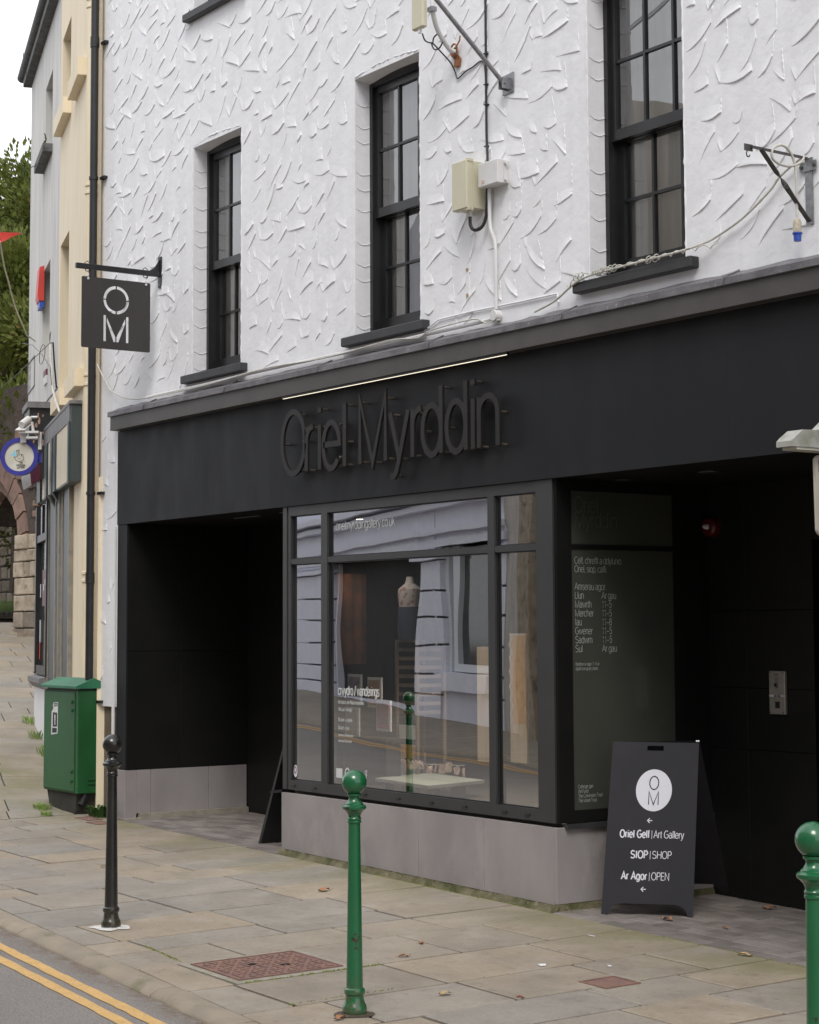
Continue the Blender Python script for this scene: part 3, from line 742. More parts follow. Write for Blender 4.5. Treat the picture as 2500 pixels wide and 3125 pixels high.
# sash windows: part > frame, sashes, panes, curtain, sill
def sash(a, c, e, f, first=None):
    Y = .13; w_ = c-a+.12
    x0, x1 = a-.02, a-.02+w_
    m = MB()
    m.box(x0, x0+.055, Y-.005, Y+.16, e, f+.03); m.box(x1-.055, x1, Y-.005, Y+.16, e, f+.03)
    m.box(x0+.055, x1-.055, Y-.003, Y+.16, f-.045, f+.03); m.box(x0+.055, x1-.055, Y, Y+.16, e, e+.03)
    win = m.build('sash_window', SASHP, gal)
    gx0, gx1 = x0+.055, x1-.055; st_ = .042
    cols = 3; zm = e+.86+(f-e-1.85)*.5
    def sashpart(name, yy, z0, z1, br, tr):
        q = MB()
        q.box(gx0, gx0+st_, yy, yy+.04, z0, z1); q.box(gx1-st_, gx1, yy, yy+.04, z0, z1)
        q.box(gx0+st_, gx1-st_, yy-.001, yy+.04, z0, z0+br); q.box(gx0+st_, gx1-st_, yy-.001, yy+.04, z1-tr, z1)
        q.build(name, SASHP, win)
        W0, W1, H0, H1 = gx0+st_, gx1-st_, z0+br, z1-tr
        g = MB()
        for i in (1, 2):
            x = W0+(W1-W0)*i/3; g.box(x-.009, x+.009, yy+.006, yy+.034, H0, H1)
        zc = (H0+H1)/2
        for i in range(3):
            g.box(W0+(W1-W0)*i/3+(.009 if i else 0), W0+(W1-W0)*(i+1)/3-(.009 if i < 2 else 0), yy+.007, yy+.033, zc-.009, zc+.009)
        g.build('glazing_bars', SASHP, win)
        for i in range(3):
            for z0_, z1_ in ((H0, zc-.009), (zc+.009, H1)):
                p = MB(); aa, cc = W0+(W1-W0)*i/3+(.009 if i else 0), W0+(W1-W0)*(i+1)/3-(.009 if i < 2 else 0)
                t = random.uniform(-.0012, .0012)
                p.quad((aa, yy+.02+t, z0_), (cc, yy+.02-t, z0_), (cc, yy+.02-t, z1_), (aa, yy+.02+t, z1_)); p.build('pane', GLASSU, win)
    sashpart('upper_sash', Y+.02, zm-.0, f-.045, .065, .05)
    sashpart('lower_sash', Y+.075, e+.03, zm+.045, .11, .045)
    q = MB(); yy = Y+.135
    def folds(xa, xb, z0, z1, amp, k):
        n = 36; vs = []
        for i in range(n+1):
            x = xa+(xb-xa)*i/n; y = yy+amp*sin(i*k)+random.uniform(-.004, .004)
            vs += [(x, y, z0), (x, y, z1)]
        q.add(vs, [(2*i, 2*i+2, 2*i+3, 2*i+1) for i in range(n)])
    folds(x0+.0, x1+.1, e-.1, f+.2, .010, .9); folds(x0-.45, x0-.06, e-.1, f+.1, .010, 1.3)
    q.build('curtain', BLIND, win, smooth='all')
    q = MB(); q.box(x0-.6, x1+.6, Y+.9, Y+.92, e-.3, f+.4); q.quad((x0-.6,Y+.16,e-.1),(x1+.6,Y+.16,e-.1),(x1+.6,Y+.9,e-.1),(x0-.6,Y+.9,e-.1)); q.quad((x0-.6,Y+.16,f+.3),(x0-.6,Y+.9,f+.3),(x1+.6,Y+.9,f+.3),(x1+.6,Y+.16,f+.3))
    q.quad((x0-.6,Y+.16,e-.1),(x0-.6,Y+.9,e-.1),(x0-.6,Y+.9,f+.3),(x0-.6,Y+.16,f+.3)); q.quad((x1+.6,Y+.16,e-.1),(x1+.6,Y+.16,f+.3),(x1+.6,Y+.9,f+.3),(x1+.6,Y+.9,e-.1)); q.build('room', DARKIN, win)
    q = MB(); q.bbox(a-.095, c+.105, -.062, .135, e-.062, e+.002, .006); q.build('sill', SILLP, win)
for h in WIN: sash(*h)

# cornice, lead, fascia
b = MB(); b.bbox(-5.85, 6.4, -.10, .0, 3.366, 3.487, .002); corn = b.build('cornice', CORN, gal)
b = MB(); n = 120; vs = []
for i in range(n+1):
    x = -5.868 + 12.3*i/n; j = random.uniform(-.0025, .0025)
    for y, z in ((-.103, 3.482), (-.118+j, 3.485), (-.117+j, 3.523+j), (-.06, 3.545), (.0, 3.572+j*2)): vs.append((x, y, z))
b.add(vs, [(i*5+q, i*5+q+1, (i+1)*5+q+1, (i+1)*5+q) for i in range(n) for q in range(4)] + [(0,1,2,3,4)])
for x in [-5.2+1.35*i for i in range(9)]: b.tube([(x, -.120, 3.485), (x+.01, -.119, 3.524), (x+.01, -.0, 3.576)], .006, 6)
b.build('lead_flashing', LEAD, corn)
b = MB()
for x0, x1 in ((-5.88, -3.42), (-3.4195, -.97), (-.9695, 1.47), (1.4705, 3.92), (3.9205, 6.4)):
    b.bbox(x0, x1, -.012, .02, 2.571, 3.366, .0004); b.build('fascia_board', FASC, gal); b = MB()
b = MB(); b.box(-5.86, 6.4, .02, 1.3, 2.571, 2.70); b.build('soffit', BLACKP, gal)
b = MB(); b.box(-5.88, -5.705, -.004, .12, .52, 2.569); b.build('pilaster', FASC, gal)
b = MB(); b.box(-5.84, -5.712, .12, 3., .52, 2.569); b.build('recess_wall', BLACKP, gal)
for y0, y1 in ((.004, .50), (.504, 1.155)):
    for z0, z1 in ((.518, 1.50), (1.504, 2.568)): b = MB(); b.bbox(-5.712, -5.70, y0, y1, z0, z1, .002); b.build('wall_panel', BLACKP, gal)
b = MB(); b.box(-6.0, -3.1, 1.16, 1.2, -.1, 2.57); b.build('recess_back', BLACKP, gal)
b = MB(); b.box(-5.1, -4.2, 1.13, 1.158, .12, 2.2); b.build('door', BLACKP, gal)
b = MB(); b.box(-3.17, -3.145, .12, 1.16, -.1, 2.57); b.build('bay_side', BLACKP, gal)
# right recess: back wall of large panels, side pier
zr = .03
for x0, x1 in ((-.03, .295), (.298, .853)):
    for z0, z1 in ((0, .93), (.933, 1.305), (1.308, 1.78), (1.783, 2.57)):
        b = MB(); b.bbox(x0, x1, 1.25, 1.27, z0, z1, .002); b.build('wall_panel', BLACKP, gal)
b = MB(); b.box(.856, 1.9, 1.34, 1.37, 0, 2.2); b.build('entrance_door', mat('black_door', (.006,.006,.006), None, rough=.4), gal)
b = MB(); b.box(.853, 2.8, 1.25, 1.34, 2.2, 2.57); b.box(1.9, 2.8, 1.25, 1.34, 0, 2.2); b.build('door_surround', BLACKP, gal)
b = MB(); b.box(2.75, 6.4, .0, 1.3, -.2, 2.57); b.build('right_pier', FASC, gal)
# stone plinth panels
b = MB(); b.bbox(-5.88, -5.702, -.012, .10, .10, .515, .003); pl = b.build('plinth_panel', PLINTH, gal)
for y0, y1 in ((.10, .23), (.233, .78), (.783, 1.155)):
    b = MB(); b.bbox(-5.72, -5.702, y0, y1, .155, .515, .002); b.build('plinth_panel', PLINTH, gal)
b = MB(); b.box(-5.9, -5.66, -.02, .12, .02, .12); b.box(-5.72, -5.665, .12, 1.155, .02, .155); b.build('footing', CONC, gal)
for x0, x1 in ((-3.17, -2.31), (-2.307, -1.447), (-1.444, -.74), (-.737, -.048)):
    b = MB(); b.hexa([(x0,-.006,zg(x0,0)+.034),(x1,-.006,zg(x1,0)+.034),(x1,.03,zg(x1,0)+.034),(x0,.03,zg(x0,0)+.034),(x0,-.006,.505),(x1,-.006,.505),(x1,.03,.505),(x0,.03,.505)]); b.build('plinth_panel', PLINTH, gal)
b = MB(); b.bbox(-.05, -.03, -.004, .62, .062, .505, .002); b.build('plinth_panel', PLINTH, gal)
b = MB(); b.bbox(-.05, -.03, .623, 1.25, .062, .505, .002); b.build('plinth_panel', PLINTH, gal)
b = MB(); n = 70; vs = []
for i in range(n+1):
    x = -3.2+3.19*i/n; zt = .09+random.uniform(-.008, .004) ; g0 = zg(x, 0)
    for y, z in ((-.05+random.uniform(-.008, .004), g0-.02), (-.022+random.uniform(-.006, .006), g0+.006), (-.010+random.uniform(-.004, .004), g0+.022+random.uniform(-.012,.008)), (.0, g0+.04)): vs.append((x, y, z))
b.add(vs, [(i*4+q, i*4+q+1, (i+1)*4+q+1, (i+1)*4+q) for i in range(n) for q in range(3)])
n = 24; vs = []
for i in range(n+1):
    y = -.05+1.3*i/n
    for x, z in ((-.008+random.uniform(-.004, .008), 0.), (-.024, .045+random.uniform(-.01,.008)), (-.035, .066)): vs.append((x, y, z))
b.add(vs, [(i*3+q, i*3+q+1, (i+1)*3+q+1, (i+1)*3+q) for i in range(n) for q in range(2)])
b.build('footing', MOSS, gal, smooth='all')

# bay window
b = MB(); FY = .012
def fr(x0, x1, z0, z1, y0=FY, y1=.09): b.box(x0, x1, y0, y1, z0, z1)
fr(-3.175, -3.120, .53, 2.569, 0.006); fr(-3.118, -3.077, .53, 2.569); fr(-.209, -.050, .53, 2.569, .006)
fr(-3.077, -.209, 2.502, 2.569); fr(-3.077, -.209, .53, .600)
fr(-2.660, -2.580, .600, 2.502); fr(-.700, -.632, .600, 2.502)
for x0, x1 in ((-3.077, -2.660), (-2.580, -.700), (-.632, -.209)): fr(x0, x1, 2.150, 2.188, FY+.002)
bay = b.build('bay_window', FRAME, gal)
b = MB()
for x0, x1 in ((-3.077, -2.660), (-2.580, -.700), (-.632, -.209)):
    for z0, z1 in ((.600, 2.150), (2.188, 2.502)):
        for a, c, e, f in ((x0, x0+.008, z0, z1), (x1-.008, x1, z0, z1), (x0+.008, x1-.008, z0, z0+.008), (x0+.008, x1-.008, z1-.008, z1)): b.box(a, c, .03, .038, e, f)
b.build('glazing_seal', BLACKPL, bay)
for x0, x1 in ((-3.077, -2.660), (-2.580, -.700), (-.632, -.209)):
    for z0, z1 in ((.600, 2.150), (2.188, 2.502)):
        b = MB(); b.quad((x0, .04, z0), (x1, .04, z0), (x1, .04, z1), (x0, .04, z1)); b.build('pane', GLASS, bay)
for x in (-3.03, -2.75, -2.1, -1.7, -1.32, -.96, -.55, -.32):
    b = MB(); b.box(x-.022, x+.022, .002, .012, .556, .566); b.build('drain_cap', BLACKPL, bay)
b = MB(); b.add([(-3.27,.06,.518),(-3.27,-.042,.508),(-3.27,-.045,.494),(-3.27,.06,.494)], [(0,1,2,3)])
prof = [(.06,.532),(-.038,.520),(-.046,.514),(-.046,.500),(-.040,.497),(.06,.497)]
pass
b.box(-.052, -.006, .06, 1.25, .4975, .525); b.build('cill', mat('cill_metal', (.055, .055, .058), (.07, .07, .074), 4, .3, metal=.3), bay)
# right hand return of the bay
b = MB()
b.box(-.050, -.028, .02, .1335, .53, 2.57); b.box(-.050, -.030, .955, 1.25, .53, 2.57); b.box(-.050, -.030, .1335, .955, .53, .601); b.box(-.050, -.030, .1335, .955, 2.151, 2.182); b.box(-.050, -.030, .1335, .955, 2.503, 2.57)
b.build('side_frame', BLACKP, bay)
for z0, z1 in ((.601, 2.151), (2.182, 2.503)):
    b = MB(); b.box(-.05, -.036, .1335, .955, z0, z1); b.build('side_pane', SIDEGL, bay)
VG = mat('grey_vinyl', (.36, .37, .36), None, rough=.5); VG2 = mat('faint_vinyl', (.09, .092, .09), None, rough=.5)
XV = -.0355
def side(s, y, z, h, m, wt=.075, xs=.92, tr=-.01):
    q = MB(); text(q, s, h, (XV, y, z), (0, 1, 0), (0, 0, 1), wt, xs, tr); return q
def vinyl(lines, m, parent=bay):
    q = MB()
    for l in lines: text(q, *l[:2], *l[2:])
    return q.build('lettering', m, parent)
Yv, Zv = (0, 1, 0), (0, 0, 1)
vinyl([('Oriel', .092, (XV, .162, 2.375), Yv, Zv, .05)], VG2); vinyl([('Myrddin', .092, (XV, .162, 2.285), Yv, Zv, .05)], VG2)
L = [('Celf, chrefft a ddylunio.', .040, (XV, .160, 2.065), Yv, Zv, .075, .93), ('Oriel, siop, caffi.', .040, (XV, .160, 2.014), Yv, Zv, .075, .93), ('Amserau agor:', .041, (XV, .160, 1.908), Yv, Zv, .075, .93)]
for i, (d, h) in enumerate((('Llun', 'Ar gau'), ('Mawrth', '11–5'), ('Mercher', '11–5'), ('Iau', '11–8'), ('Gwener', '11–5'), ('Sadwrn', '11–5'), ('Sul', 'Ar gau'))):
    z = 1.855-.0532*i; L += [(d, .041, (XV, .160, z), Yv, Zv, .08, .95), (h, .041, (XV, .370, z), Yv, Zv, .08, .95)]
vinyl(L, VG)
vinyl([('Byddwn ar agor 11–5 ar', .019, (XV, .161, 1.455), Yv, Zv, .09, .92), ('dydd Llun gwyl y banc.', .019, (XV, .161, 1.428), Yv, Zv, .09, .92)] +
      [(s, .021, (XV, .170, .728-.0275*i), Yv, Zv, .09, .95) for i, s in enumerate(('Cefnogir gan', 'Art Fund', 'The Colwinston Trust', 'The Morel Trust'))], VG)
YV = .0385
def fr_(s, h, x, z, wt=.07, xs=.9, tr=0.): return (s, h, (x, YV, z), (1, 0, 0), (0, 0, 1), wt, xs, tr)
VW = mat('etched_vinyl', (.60, .62, .61), None, rough=.5)
vinyl([fr_('orielmyrddingallery.co.uk', .062, -2.50, 2.372, .07, 1.08)], VW)
vinyl([fr_('crwydro / wanderings', .062, -2.478, 1.225, .13, .86)], VW)
vinyl([fr_('Kim Norton & Jane Phillips and digressions', .024, -2.478, 1.162, .09, .72), fr_('With Laura Wainwright', .024, -2.478, 1.112, .09, .72),
       fr_('28 Mawrth – 6 Mehefin', .024, -2.478, 1.040, .09, .72), fr_('28 March – 6 June', .024, -2.478, .985, .09, .72),
       fr_('Curaduron gan Siwan Brennan Gordon', .018, -2.478, .938, .09, .62), fr_('Selected under Brennan Gordon', .018, -2.478, .898, .09, .66)], VW)
b = MB(); b.quad((-2.505, YV, .65), (-2.425, YV, .65), (-2.425, YV, .715), (-2.505, YV, .715)); n = 20
P_ = [(-2.36+.028*cos(2*pi*i/n), .684+.036*sin(2*pi*i/n)) for i in range(n+1)]; ribbon(b, P_, .011, Vector((0, YV, 0)), XP, ZP, Vector((0,-1,0)), .001, 0)
text(b, 'CE', .028, (-2.140, YV, .690), (1,0,0), (0,0,1), .16, .9); text(b, 'LF', .028, (-2.140, YV, .655), (1,0,0), (0,0,1), .16, .9)
text(b, 'Cyngor Celfyddydau Cymru', .010, (-2.318, YV, .688), (1,0,0), (0,0,1), .1, .7); b.build('logo', VW, bay)
b = MB(); b.lathe([(.026, 0), (.026, .001)], (-3.043, .034, .663), 20, 'Y'); b.v = [(x, y, .663+(z-.663)*1.7) for x, y, z in b.v]; b.build('sticker', WSIGN, bay)
b = MB(); P_ = [(-3.043+.015*cos(2*pi*i/n), .672+.022*sin(2*pi*i/n)) for i in range(n+1)]; ribbon(b, P_, .007, Vector((0, .0325, 0)), XP, ZP, Vector((0,-1,0)), .001, 0); b.build('sticker_ring', MAGENTA, bay)

# interior of the shop
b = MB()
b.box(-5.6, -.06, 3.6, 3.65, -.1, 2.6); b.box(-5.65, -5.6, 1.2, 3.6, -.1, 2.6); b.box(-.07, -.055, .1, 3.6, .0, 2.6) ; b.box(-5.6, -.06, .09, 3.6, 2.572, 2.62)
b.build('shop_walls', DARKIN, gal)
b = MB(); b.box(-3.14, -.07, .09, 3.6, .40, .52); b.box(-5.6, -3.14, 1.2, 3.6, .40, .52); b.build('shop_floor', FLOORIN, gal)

# ------------------------------------------------------------------ fascia lettering
sign = thing('fascia_lettering', (-3.07, -.012, 2.8), 'slim dark raised letters reading Oriel Myrddin across the charcoal fascia', 'sign lettering')
LY = -.085; H_ = .437
def letter(ch, x, xs=1, pins=()):
    q = MB(); text(q, ch, H_, (x, LY+.018, 2.80), (1,0,0), (0,0,1), .094, xs, 0, .018)
    o = q.build('letter', LETTER, sign)
    o['label'] = 'letter ' + ch
    for px, pz in pins:
        q = MB(); q.tube([(x+px, -.012, 2.8+pz), (x+px, LY+.018, 2.8+pz)], .0085, 10); q.build('pin', PIN, o)
letter('O', -3.062, 1.03, ((.02, .22), (.29, .22), (.23, .01), (.23, .42)))
letter('r', -2.735, .9, ((.035, .008), (.035, .30), (.11, .305)))
letter('i', -2.565, .9, ((.04, .425), (.04, .008), (.04, .30)))
letter('e', -2.497, 1.02, ((.21, .30), (.22, .17), (.21, .07), (.19, .01)))
letter('l', -2.243, .95, ((.04, .425), (.04, .01), (.04, .17)))
letter('M', -2.045, .96, ((.037, .42), (.355, .42), (.04, .012), (.355, .012), (.20, .0)))
letter('y', -1.655, 1.1, ((.025, .30), (.215, .30), (.12, .0), (.04, -.108)))
letter('r', -1.415, 1.0, ((.035, .008), (.04, .29), (.125, .31)))
letter('d', -1.285, 1.0, ((.015, .16), (.225, .425), (.225, .008), (.15, .008), (.22, .24)))
letter('d', -1.018, 1.0, ((.015, .16), (.225, .425), (.225, .008), (.15, .31), (.22, .24)))
letter('i', -.755, .9, ((.04, .425), (.04, .008), (.04, .30)))
letter('n', -.692, 1.1, ((.035, .008), (.035, .30), (.23, .008), (.23, .21)))
LED = emit('warm_led', (1, .90, .70), .95)
t = thing('strip_light', (-3.03, -.07, 3.35), 'thin lit strip light under the cornice above the raised lettering', 'light')
b = MB(); b.box(-3.04, -.36, -.088, -.066, 3.352, 3.3655); b.build('housing', BLACKPL, t)
b = MB(); b.box(-3.03, -.37, -.083, -.076, 3.349, 3.3515); b.build('diffuser', LED, t)
for x, y, lab, m in ((.80, .49, 'lit round downlight in the ceiling of the doorway recess', emit('downlight_glow', (1, .87, .74), 1.6)), (.08, .46, 'unlit round downlight beside the bay in the doorway ceiling', DKSTEEL)):
    t = thing('downlight', (x, y, 2.571), lab, 'light')
    b = MB(); b.lathe([(.075, -.006), (.078, 0), (.060, 0), (.058, -.004)], (x, y, 2.570), 28); b.build('rim', BLACKPL, t)
    b = MB(); b.lathe([(.057, -.0035), (.057, -.001)], (x, y, 2.570), 24); b.build('lens', m, t)
for x, y in ((-4.3, .35), (-3.5, .3)):
    t = thing('downlight', (x, y, 2.571), ('pale slot light in the ceiling of the left recess' if x < -4 else 'slot light in the left recess ceiling nearest the bay'), 'light')
    b = MB(); b.box(x-.2, x+.2, y-.012, y+.012, 2.563, 2.5705); b.build('lens', CORN, t)

# ------------------------------------------------------------------ hanging OM sign
hb = thing('sign_bracket', (-5.13, 0, 4.62), 'black steel arm bracket on the white wall holding the square OM sign', 'bracket')
b = MB(); b.box(-5.155, -5.105, -.012, -.001, 4.495, 4.752); b.build('wall_plate', DKSTEEL and BLACKPL, hb)
b = MB(); b.bbox(-5.145, -5.115, -.76, -.012, 4.583, 4.626, .003); b.build('arm', BLACKPL, hb)
b = MB(); b.prism([(-5.135, -.012, 4.626), (-5.135, -.11, 4.626), (-5.135, -.06, 4.655), (-5.135, -.03, 4.70), (-5.135, -.012, 4.745)], (.008, 0, 0)); b.build('gusset', BLACKPL, hb)
for z in (4.52, 4.73): b = MB(); b.lathe([(.008, -.016), (.008, -.011)], (-5.13, 0, z), 8, 'Y'); b.build('bolt', GALV, hb)
hs = thing('hanging_sign', (-5.13, -.4, 4.2), 'square black metal sign with cut-out letters OM hanging from its arm bracket', 'sign')
# plate with the letters cut right through
def plate_with_cuts():
    cu = bpy.data.curves.new('cut', 'CURVE'); cu.dimensions = '2D'; cu.fill_mode = 'BOTH'; cu.extrude = .003
    def poly(p):
        s_ = cu.splines.new('POLY'); s_.points.add(len(p)-1)
        for q, (x, y) in zip(s_.points, p): q.co = (x, y, 0, 1)
        s_.use_cyclic_u = True
    W2, H2 = .306, .288; r = .012
    poly([(sx*(W2-r)+r*cos(a)*1, sy*(H2-r)+r*sin(a)) for sx, sy, a0 in ((1,1,0),(-1,1,90),(-1,-1,180),(1,-1,270)) for a in [radians(a0+i*22.5) for i in range(5)]])
    cx, cy, R1, R0, g = 0, .118, .115, .090, .004
    for k in range(4):
        a = radians(90*k); e1 = math.asin(g/R1); e0 = math.asin(g/R0); m = 12
        o_ = [(cx+R1*cos(a+e1+(pi/2-2*e1)*i/m), cy+R1*sin(a+e1+(pi/2-2*e1)*i/m)) for i in range(m+1)]
        i_ = [(cx+R0*cos(a+e0+(pi/2-2*e0)*i/m), cy+R0*sin(a+e0+(pi/2-2*e0)*i/m)) for i in range(m, -1, -1)]
        poly(o_+i_)
    t_, bt = -.012, -.226
    for sx in (-1, 1):
        xo, xi = sx*.112, sx*.089
        poly([(xo, bt), (xi, bt), (xi, t_), (xo, t_)])
        poly([(sx*.083, t_-.012), (sx*.083, t_-.055), (sx*.022, bt), (sx*.004, bt), (sx*.004, bt+.04)])
    o = bpy.data.objects.new('tmp', cu); COL.objects.link(o); bpy.context.view_layer.update()
    me = bpy.data.meshes.new_from_object(o.evaluated_get(bpy.context.evaluated_depsgraph_get())); bpy.data.objects.remove(o)
    return me
me = plate_with_cuts(); me.transform(Matrix.Rotation(radians(90), 4, 'X')); me.transform(Matrix.Rotation(radians(90), 4, 'Z')); me.materials.clear(); me.materials.append(SIGNBLK)
me.name = 'plate'; o = bpy.data.objects.new('plate', me); COL.objects.link(o); o.parent = hs; o.location = (0, -.002, .035); o.rotation_euler = (0, 0, 0)
for y in (-.66, -.142):
    b = MB(); b.tube([(-5.13, y+.02*cos(a), 4.585+.02*sin(a)+.0) for a in [2*pi*i/12 for i in range(13)]], .0035, 6); b.tube([(-5.13, y-.022, 4.60), (-5.13, y-.022, 4.632), (-5.13, y, 4.65), (-5.13, y+.022, 4.632), (-5.13, y+.022, 4.575), (-5.13, y+.008, 4.548)], .0035, 6); b.build('shackle', BLACKPL, hs, smooth='all')
    b = MB(); b.tube([(-5.13, y+.008, 4.552), (-5.13, y+.008, 4.515)], .0055, 8); b.lathe([(.002, -.011), (.011, -.004), (.011, .006), (.002, .011)], (-5.13, y+.008, 4.506), 10); b.build('clip', WHITEPL, hs, smooth='all')

# ------------------------------------------------------------------ downpipes
t = thing('downpipe', (-6.27, -.08, 0), 'black round downpipe running the full height between the cream and white buildings', 'pipe')
b = MB(); pz = [.95+i*.5 for i in range(18)]; b.tube([(-6.262, -.08, z) for z in pz], .034, 16); b.build('pipe', BLACKPL, t, smooth=True)
for z in (2.38, 4.75, 7.1, 5.0):
    if z == 5.0: continue
    b = MB(); b.lathe([(.034, -.05), (.040, -.048), (.040, .048), (.034, .05)], (-6.262, -.08, z-.25), 16); b.build('socket', BLACKPL, t, smooth=True)
for z in (1.07, 2.86, 5.63, 6.84, 8.3):
    b = MB(); b.lathe([(.035, -.014), (.041, -.014), (.041, .014), (.035, .014)], (-6.262, -.08, z), 16); b.box(-6.235, -6.15, -.035, -.0, z-.012, z+.012); b.box(-6.21, -6.15, -.006, -.0, z-.012, z+.012); b.build('clip', BLACKPL, t)
b = MB(); b.tube([(-6.262, -.08, .95), (-6.262, -.08, .35), (-6.262, -.14, .2)], .034, 16); b.build('shoe', BLACKPL, t, smooth=True)
t = thing('cast_pipe', (-6.50, .01, 0), 'cream painted cast iron pipe with collars half hidden behind the black downpipe', 'pipe')
b = MB(); b.tube([(-6.50, .01, z) for z in [.3+i*.6 for i in range(15)]], .047, 16); b.build('pipe', YELWALL, t, smooth=True)
for z0, z1 in ((7.25, 7.32), (5.555, 5.625), (3.84, 3.925), (2.11, 2.18)):
    for z in (z0, z1): b = MB(); b.lathe([(.048, -.014), (.058, -.010), (.058, .010), (.048, .014)], (-6.50, .01, z), 16); b.build('collar', YELWALL, t, smooth=True)
t = thing('white_pipe', (-5.90, -.015, 0), 'slim white plastic pipe down the edge of the white wall beside the cabinet', 'pipe')
b = MB(); b.tube([(-5.898, -.018, 1.04), (-5.898, -.018, 1.9), (-5.898, -.018, 2.55)], .008, 8); b.tube([(-5.905, -.022, .45), (-5.905, -.022, 1.04)], .015, 10); b.build('pipe', WHITEPL, t, smooth=True)
# ------------------------------------------------------------------ cream building next door (frame: s along, o out to the street, z up)
def LP(s, o, z): return (P0 + U2*s + N2*o + Vector((0,0,z)))
def lbox(b, s0, s1, o0, o1, z0, z1):
    b.hexa([LP(s0,o0,z0),LP(s1,o0,z0),LP(s1,o1,z0),LP(s0,o1,z0),LP(s0,o0,z1),LP(s1,o0,z1),LP(s1,o1,z1),LP(s0,o1,z1)])
def lwall(b, s0, s1, z0, z1, holes, dep=.16, rev=True):
    xs = sorted({s0, s1, *[h[0] for h in holes], *[h[1] for h in holes]}); zs = sorted({z0, z1, *[h[2] for h in holes], *[h[3] for h in holes]})
    for a, c in zip(xs, xs[1:]):
        for e, f in zip(zs, zs[1:]):
            if any(h[0] <= a and c <= h[1] and h[2] <= e and f <= h[3] for h in holes): continue
            b.quad(LP(a,0,e), LP(c,0,e), LP(c,0,f), LP(a,0,f))
    for a, c, e, f in holes:
        b.quad(LP(a,0,e),LP(a,0,f),LP(a,-dep,f),LP(a,-dep,e)); b.quad(LP(c,0,e),LP(c,-dep,e),LP(c,-dep,f),LP(c,0,f))
        b.quad(LP(a,0,f),LP(c,0,f),LP(c,-dep,f),LP(a,-dep,f)); b.quad(LP(a,0,e),LP(a,-dep,e),LP(c,-dep,e),LP(c,0,e))
cb = thing('cream_building', LP(1.8, 0, 0), 'narrow cream painted building with a blue-green shopfront next to the black downpipe', 'building')
b = MB(); lwall(b, -.1, 3.62, 3.0, 8.75, [(2.60, 3.44, 7.08, 7.94), (2.60, 3.46, 4.20, 5.72)])
lbox(b, -.1, 1.95, -.3, 0, -.2, 3.0); b.build('wall', YELWALL, cb)
for a, c, e, f in ((2.60, 3.44, 7.08, 7.94), (2.60, 3.46, 4.20, 5.72)):
    b = MB(); lbox(b, a, c, -.22, -.17, e, f); w_ = b.build('window', SASHP, cb)
    b = MB(); b.quad(LP(a+.06,-.165,e+.06), LP(c-.06,-.165,e+.06), LP(c-.06,-.165,f-.06), LP(a+.06,-.165,f-.06)); b.build('pane', DARKGL, w_)
for s0, s1, z in ((2.52, 3.52, 7.08), (1.15, 2.07, 7.08), (2.52, 3.52, 4.10), (1.15, 2.10, 4.12)):
    b = MB(); lbox(b, s0, s1, -.02, .085, z-.17, z); b.build('sill', YELWALL, cb)
# boxed fascia of the shopfront
b = MB(); lbox(b, 1.26, 4.62, 0, .10, 3.07, 3.80); b.build('sign_box', DARKGREEN, cb)
b = MB(); lbox(b, 1.24, 4.66, .0, .118, 3.795, 3.825); lbox(b, 1.32, 4.6, .10, .112, 3.635, 3.795); b.build('grey_band', BANDG, cb)
for a, c in ((1.42, 2.56), (2.80, 2.92), (3.16, 3.44), (3.74, 4.13)):
    b = MB(); lbox(b, a, c, .10, .106, 3.085, 3.63); b.build('cream_panel', CREAMP, cb)
for a, c in ((1.30, 1.40), (2.58, 2.78), (2.94, 3.12), (3.48, 3.70), (4.2, 4.6)):
    b = MB(); lbox(b, a, c, .10, .122, 3.07, 3.63); b.build('upright', DARKGREEN, cb)
# pilasters and jambs below
for a, c, o in ((1.95, 2.60, .03), (2.72, 3.08, .05), (3.20, 3.95, .04)):
    b = MB(); lbox(b, a, c, -.1, o, .1, 3.07); b.build('pilaster', DARKGREEN, cb)
    for x in (a, c):
        b = MB(); lbox(b, x-.03, x+.03, .0, o+.014, .1, 3.07); b.build('trim', TRIMG, cb)
for s_ in (2.75, 3.2): b = MB(); b.prism([LP(s_,.05,2.95), LP(s_,.13,3.07), LP(s_,.0,3.07), LP(s_,.0,2.8)], U2*.12); b.build('bracket', DARKGREEN, cb)
b = MB(); lbox(b, 3.95, 4.05, -.1, .07, 1.2, 3.07); lbox(b, 4.05, 5.2, -.1, .06, 2.66, 2.74); lbox(b, 5.2, 5.3, -.1, .07, 1.2, 3.07); lbox(b, 4.7, 4.74, -.1, .05, 2.74, 3.07); lbox(b, 4.05, 5.2, -.1, .06, 1.2, 1.3)
sf = b.build('shop_window', BLACKPL, cb)
b = MB(); b.quad(LP(4.05,.02,1.3), LP(5.2,.02,1.3), LP(5.2,.02,2.66), LP(4.05,.02,2.66)); b.build('pane', DARKGL, sf)
b = MB(); b.quad(LP(4.05,.02,2.74), LP(5.2,.02,2.74), LP(5.2,.02,3.07), LP(4.05,.02,3.07)); b.build('pane', PAPER, sf)
b = MB(); b.quad(LP(4.1,.026,1.95), LP(4.85,.026,1.95), LP(4.85,.026,2.35), LP(4.1,.026,2.35)); b.build('poster', MAGENTA, sf)
b = MB()
for i in range(4): lbox(b, 4.2+.15*i, 4.28+.15*i, .0261, .028, 2.18-.06*(i % 2), 2.24-.05*(i % 2))
lbox(b, 5.02, 5.12, .0255, .028, 1.55, 1.8); lbox(b, 5.02, 5.10, .0255, .028, 2.05, 2.2); b.build('notice', PAPER, sf)
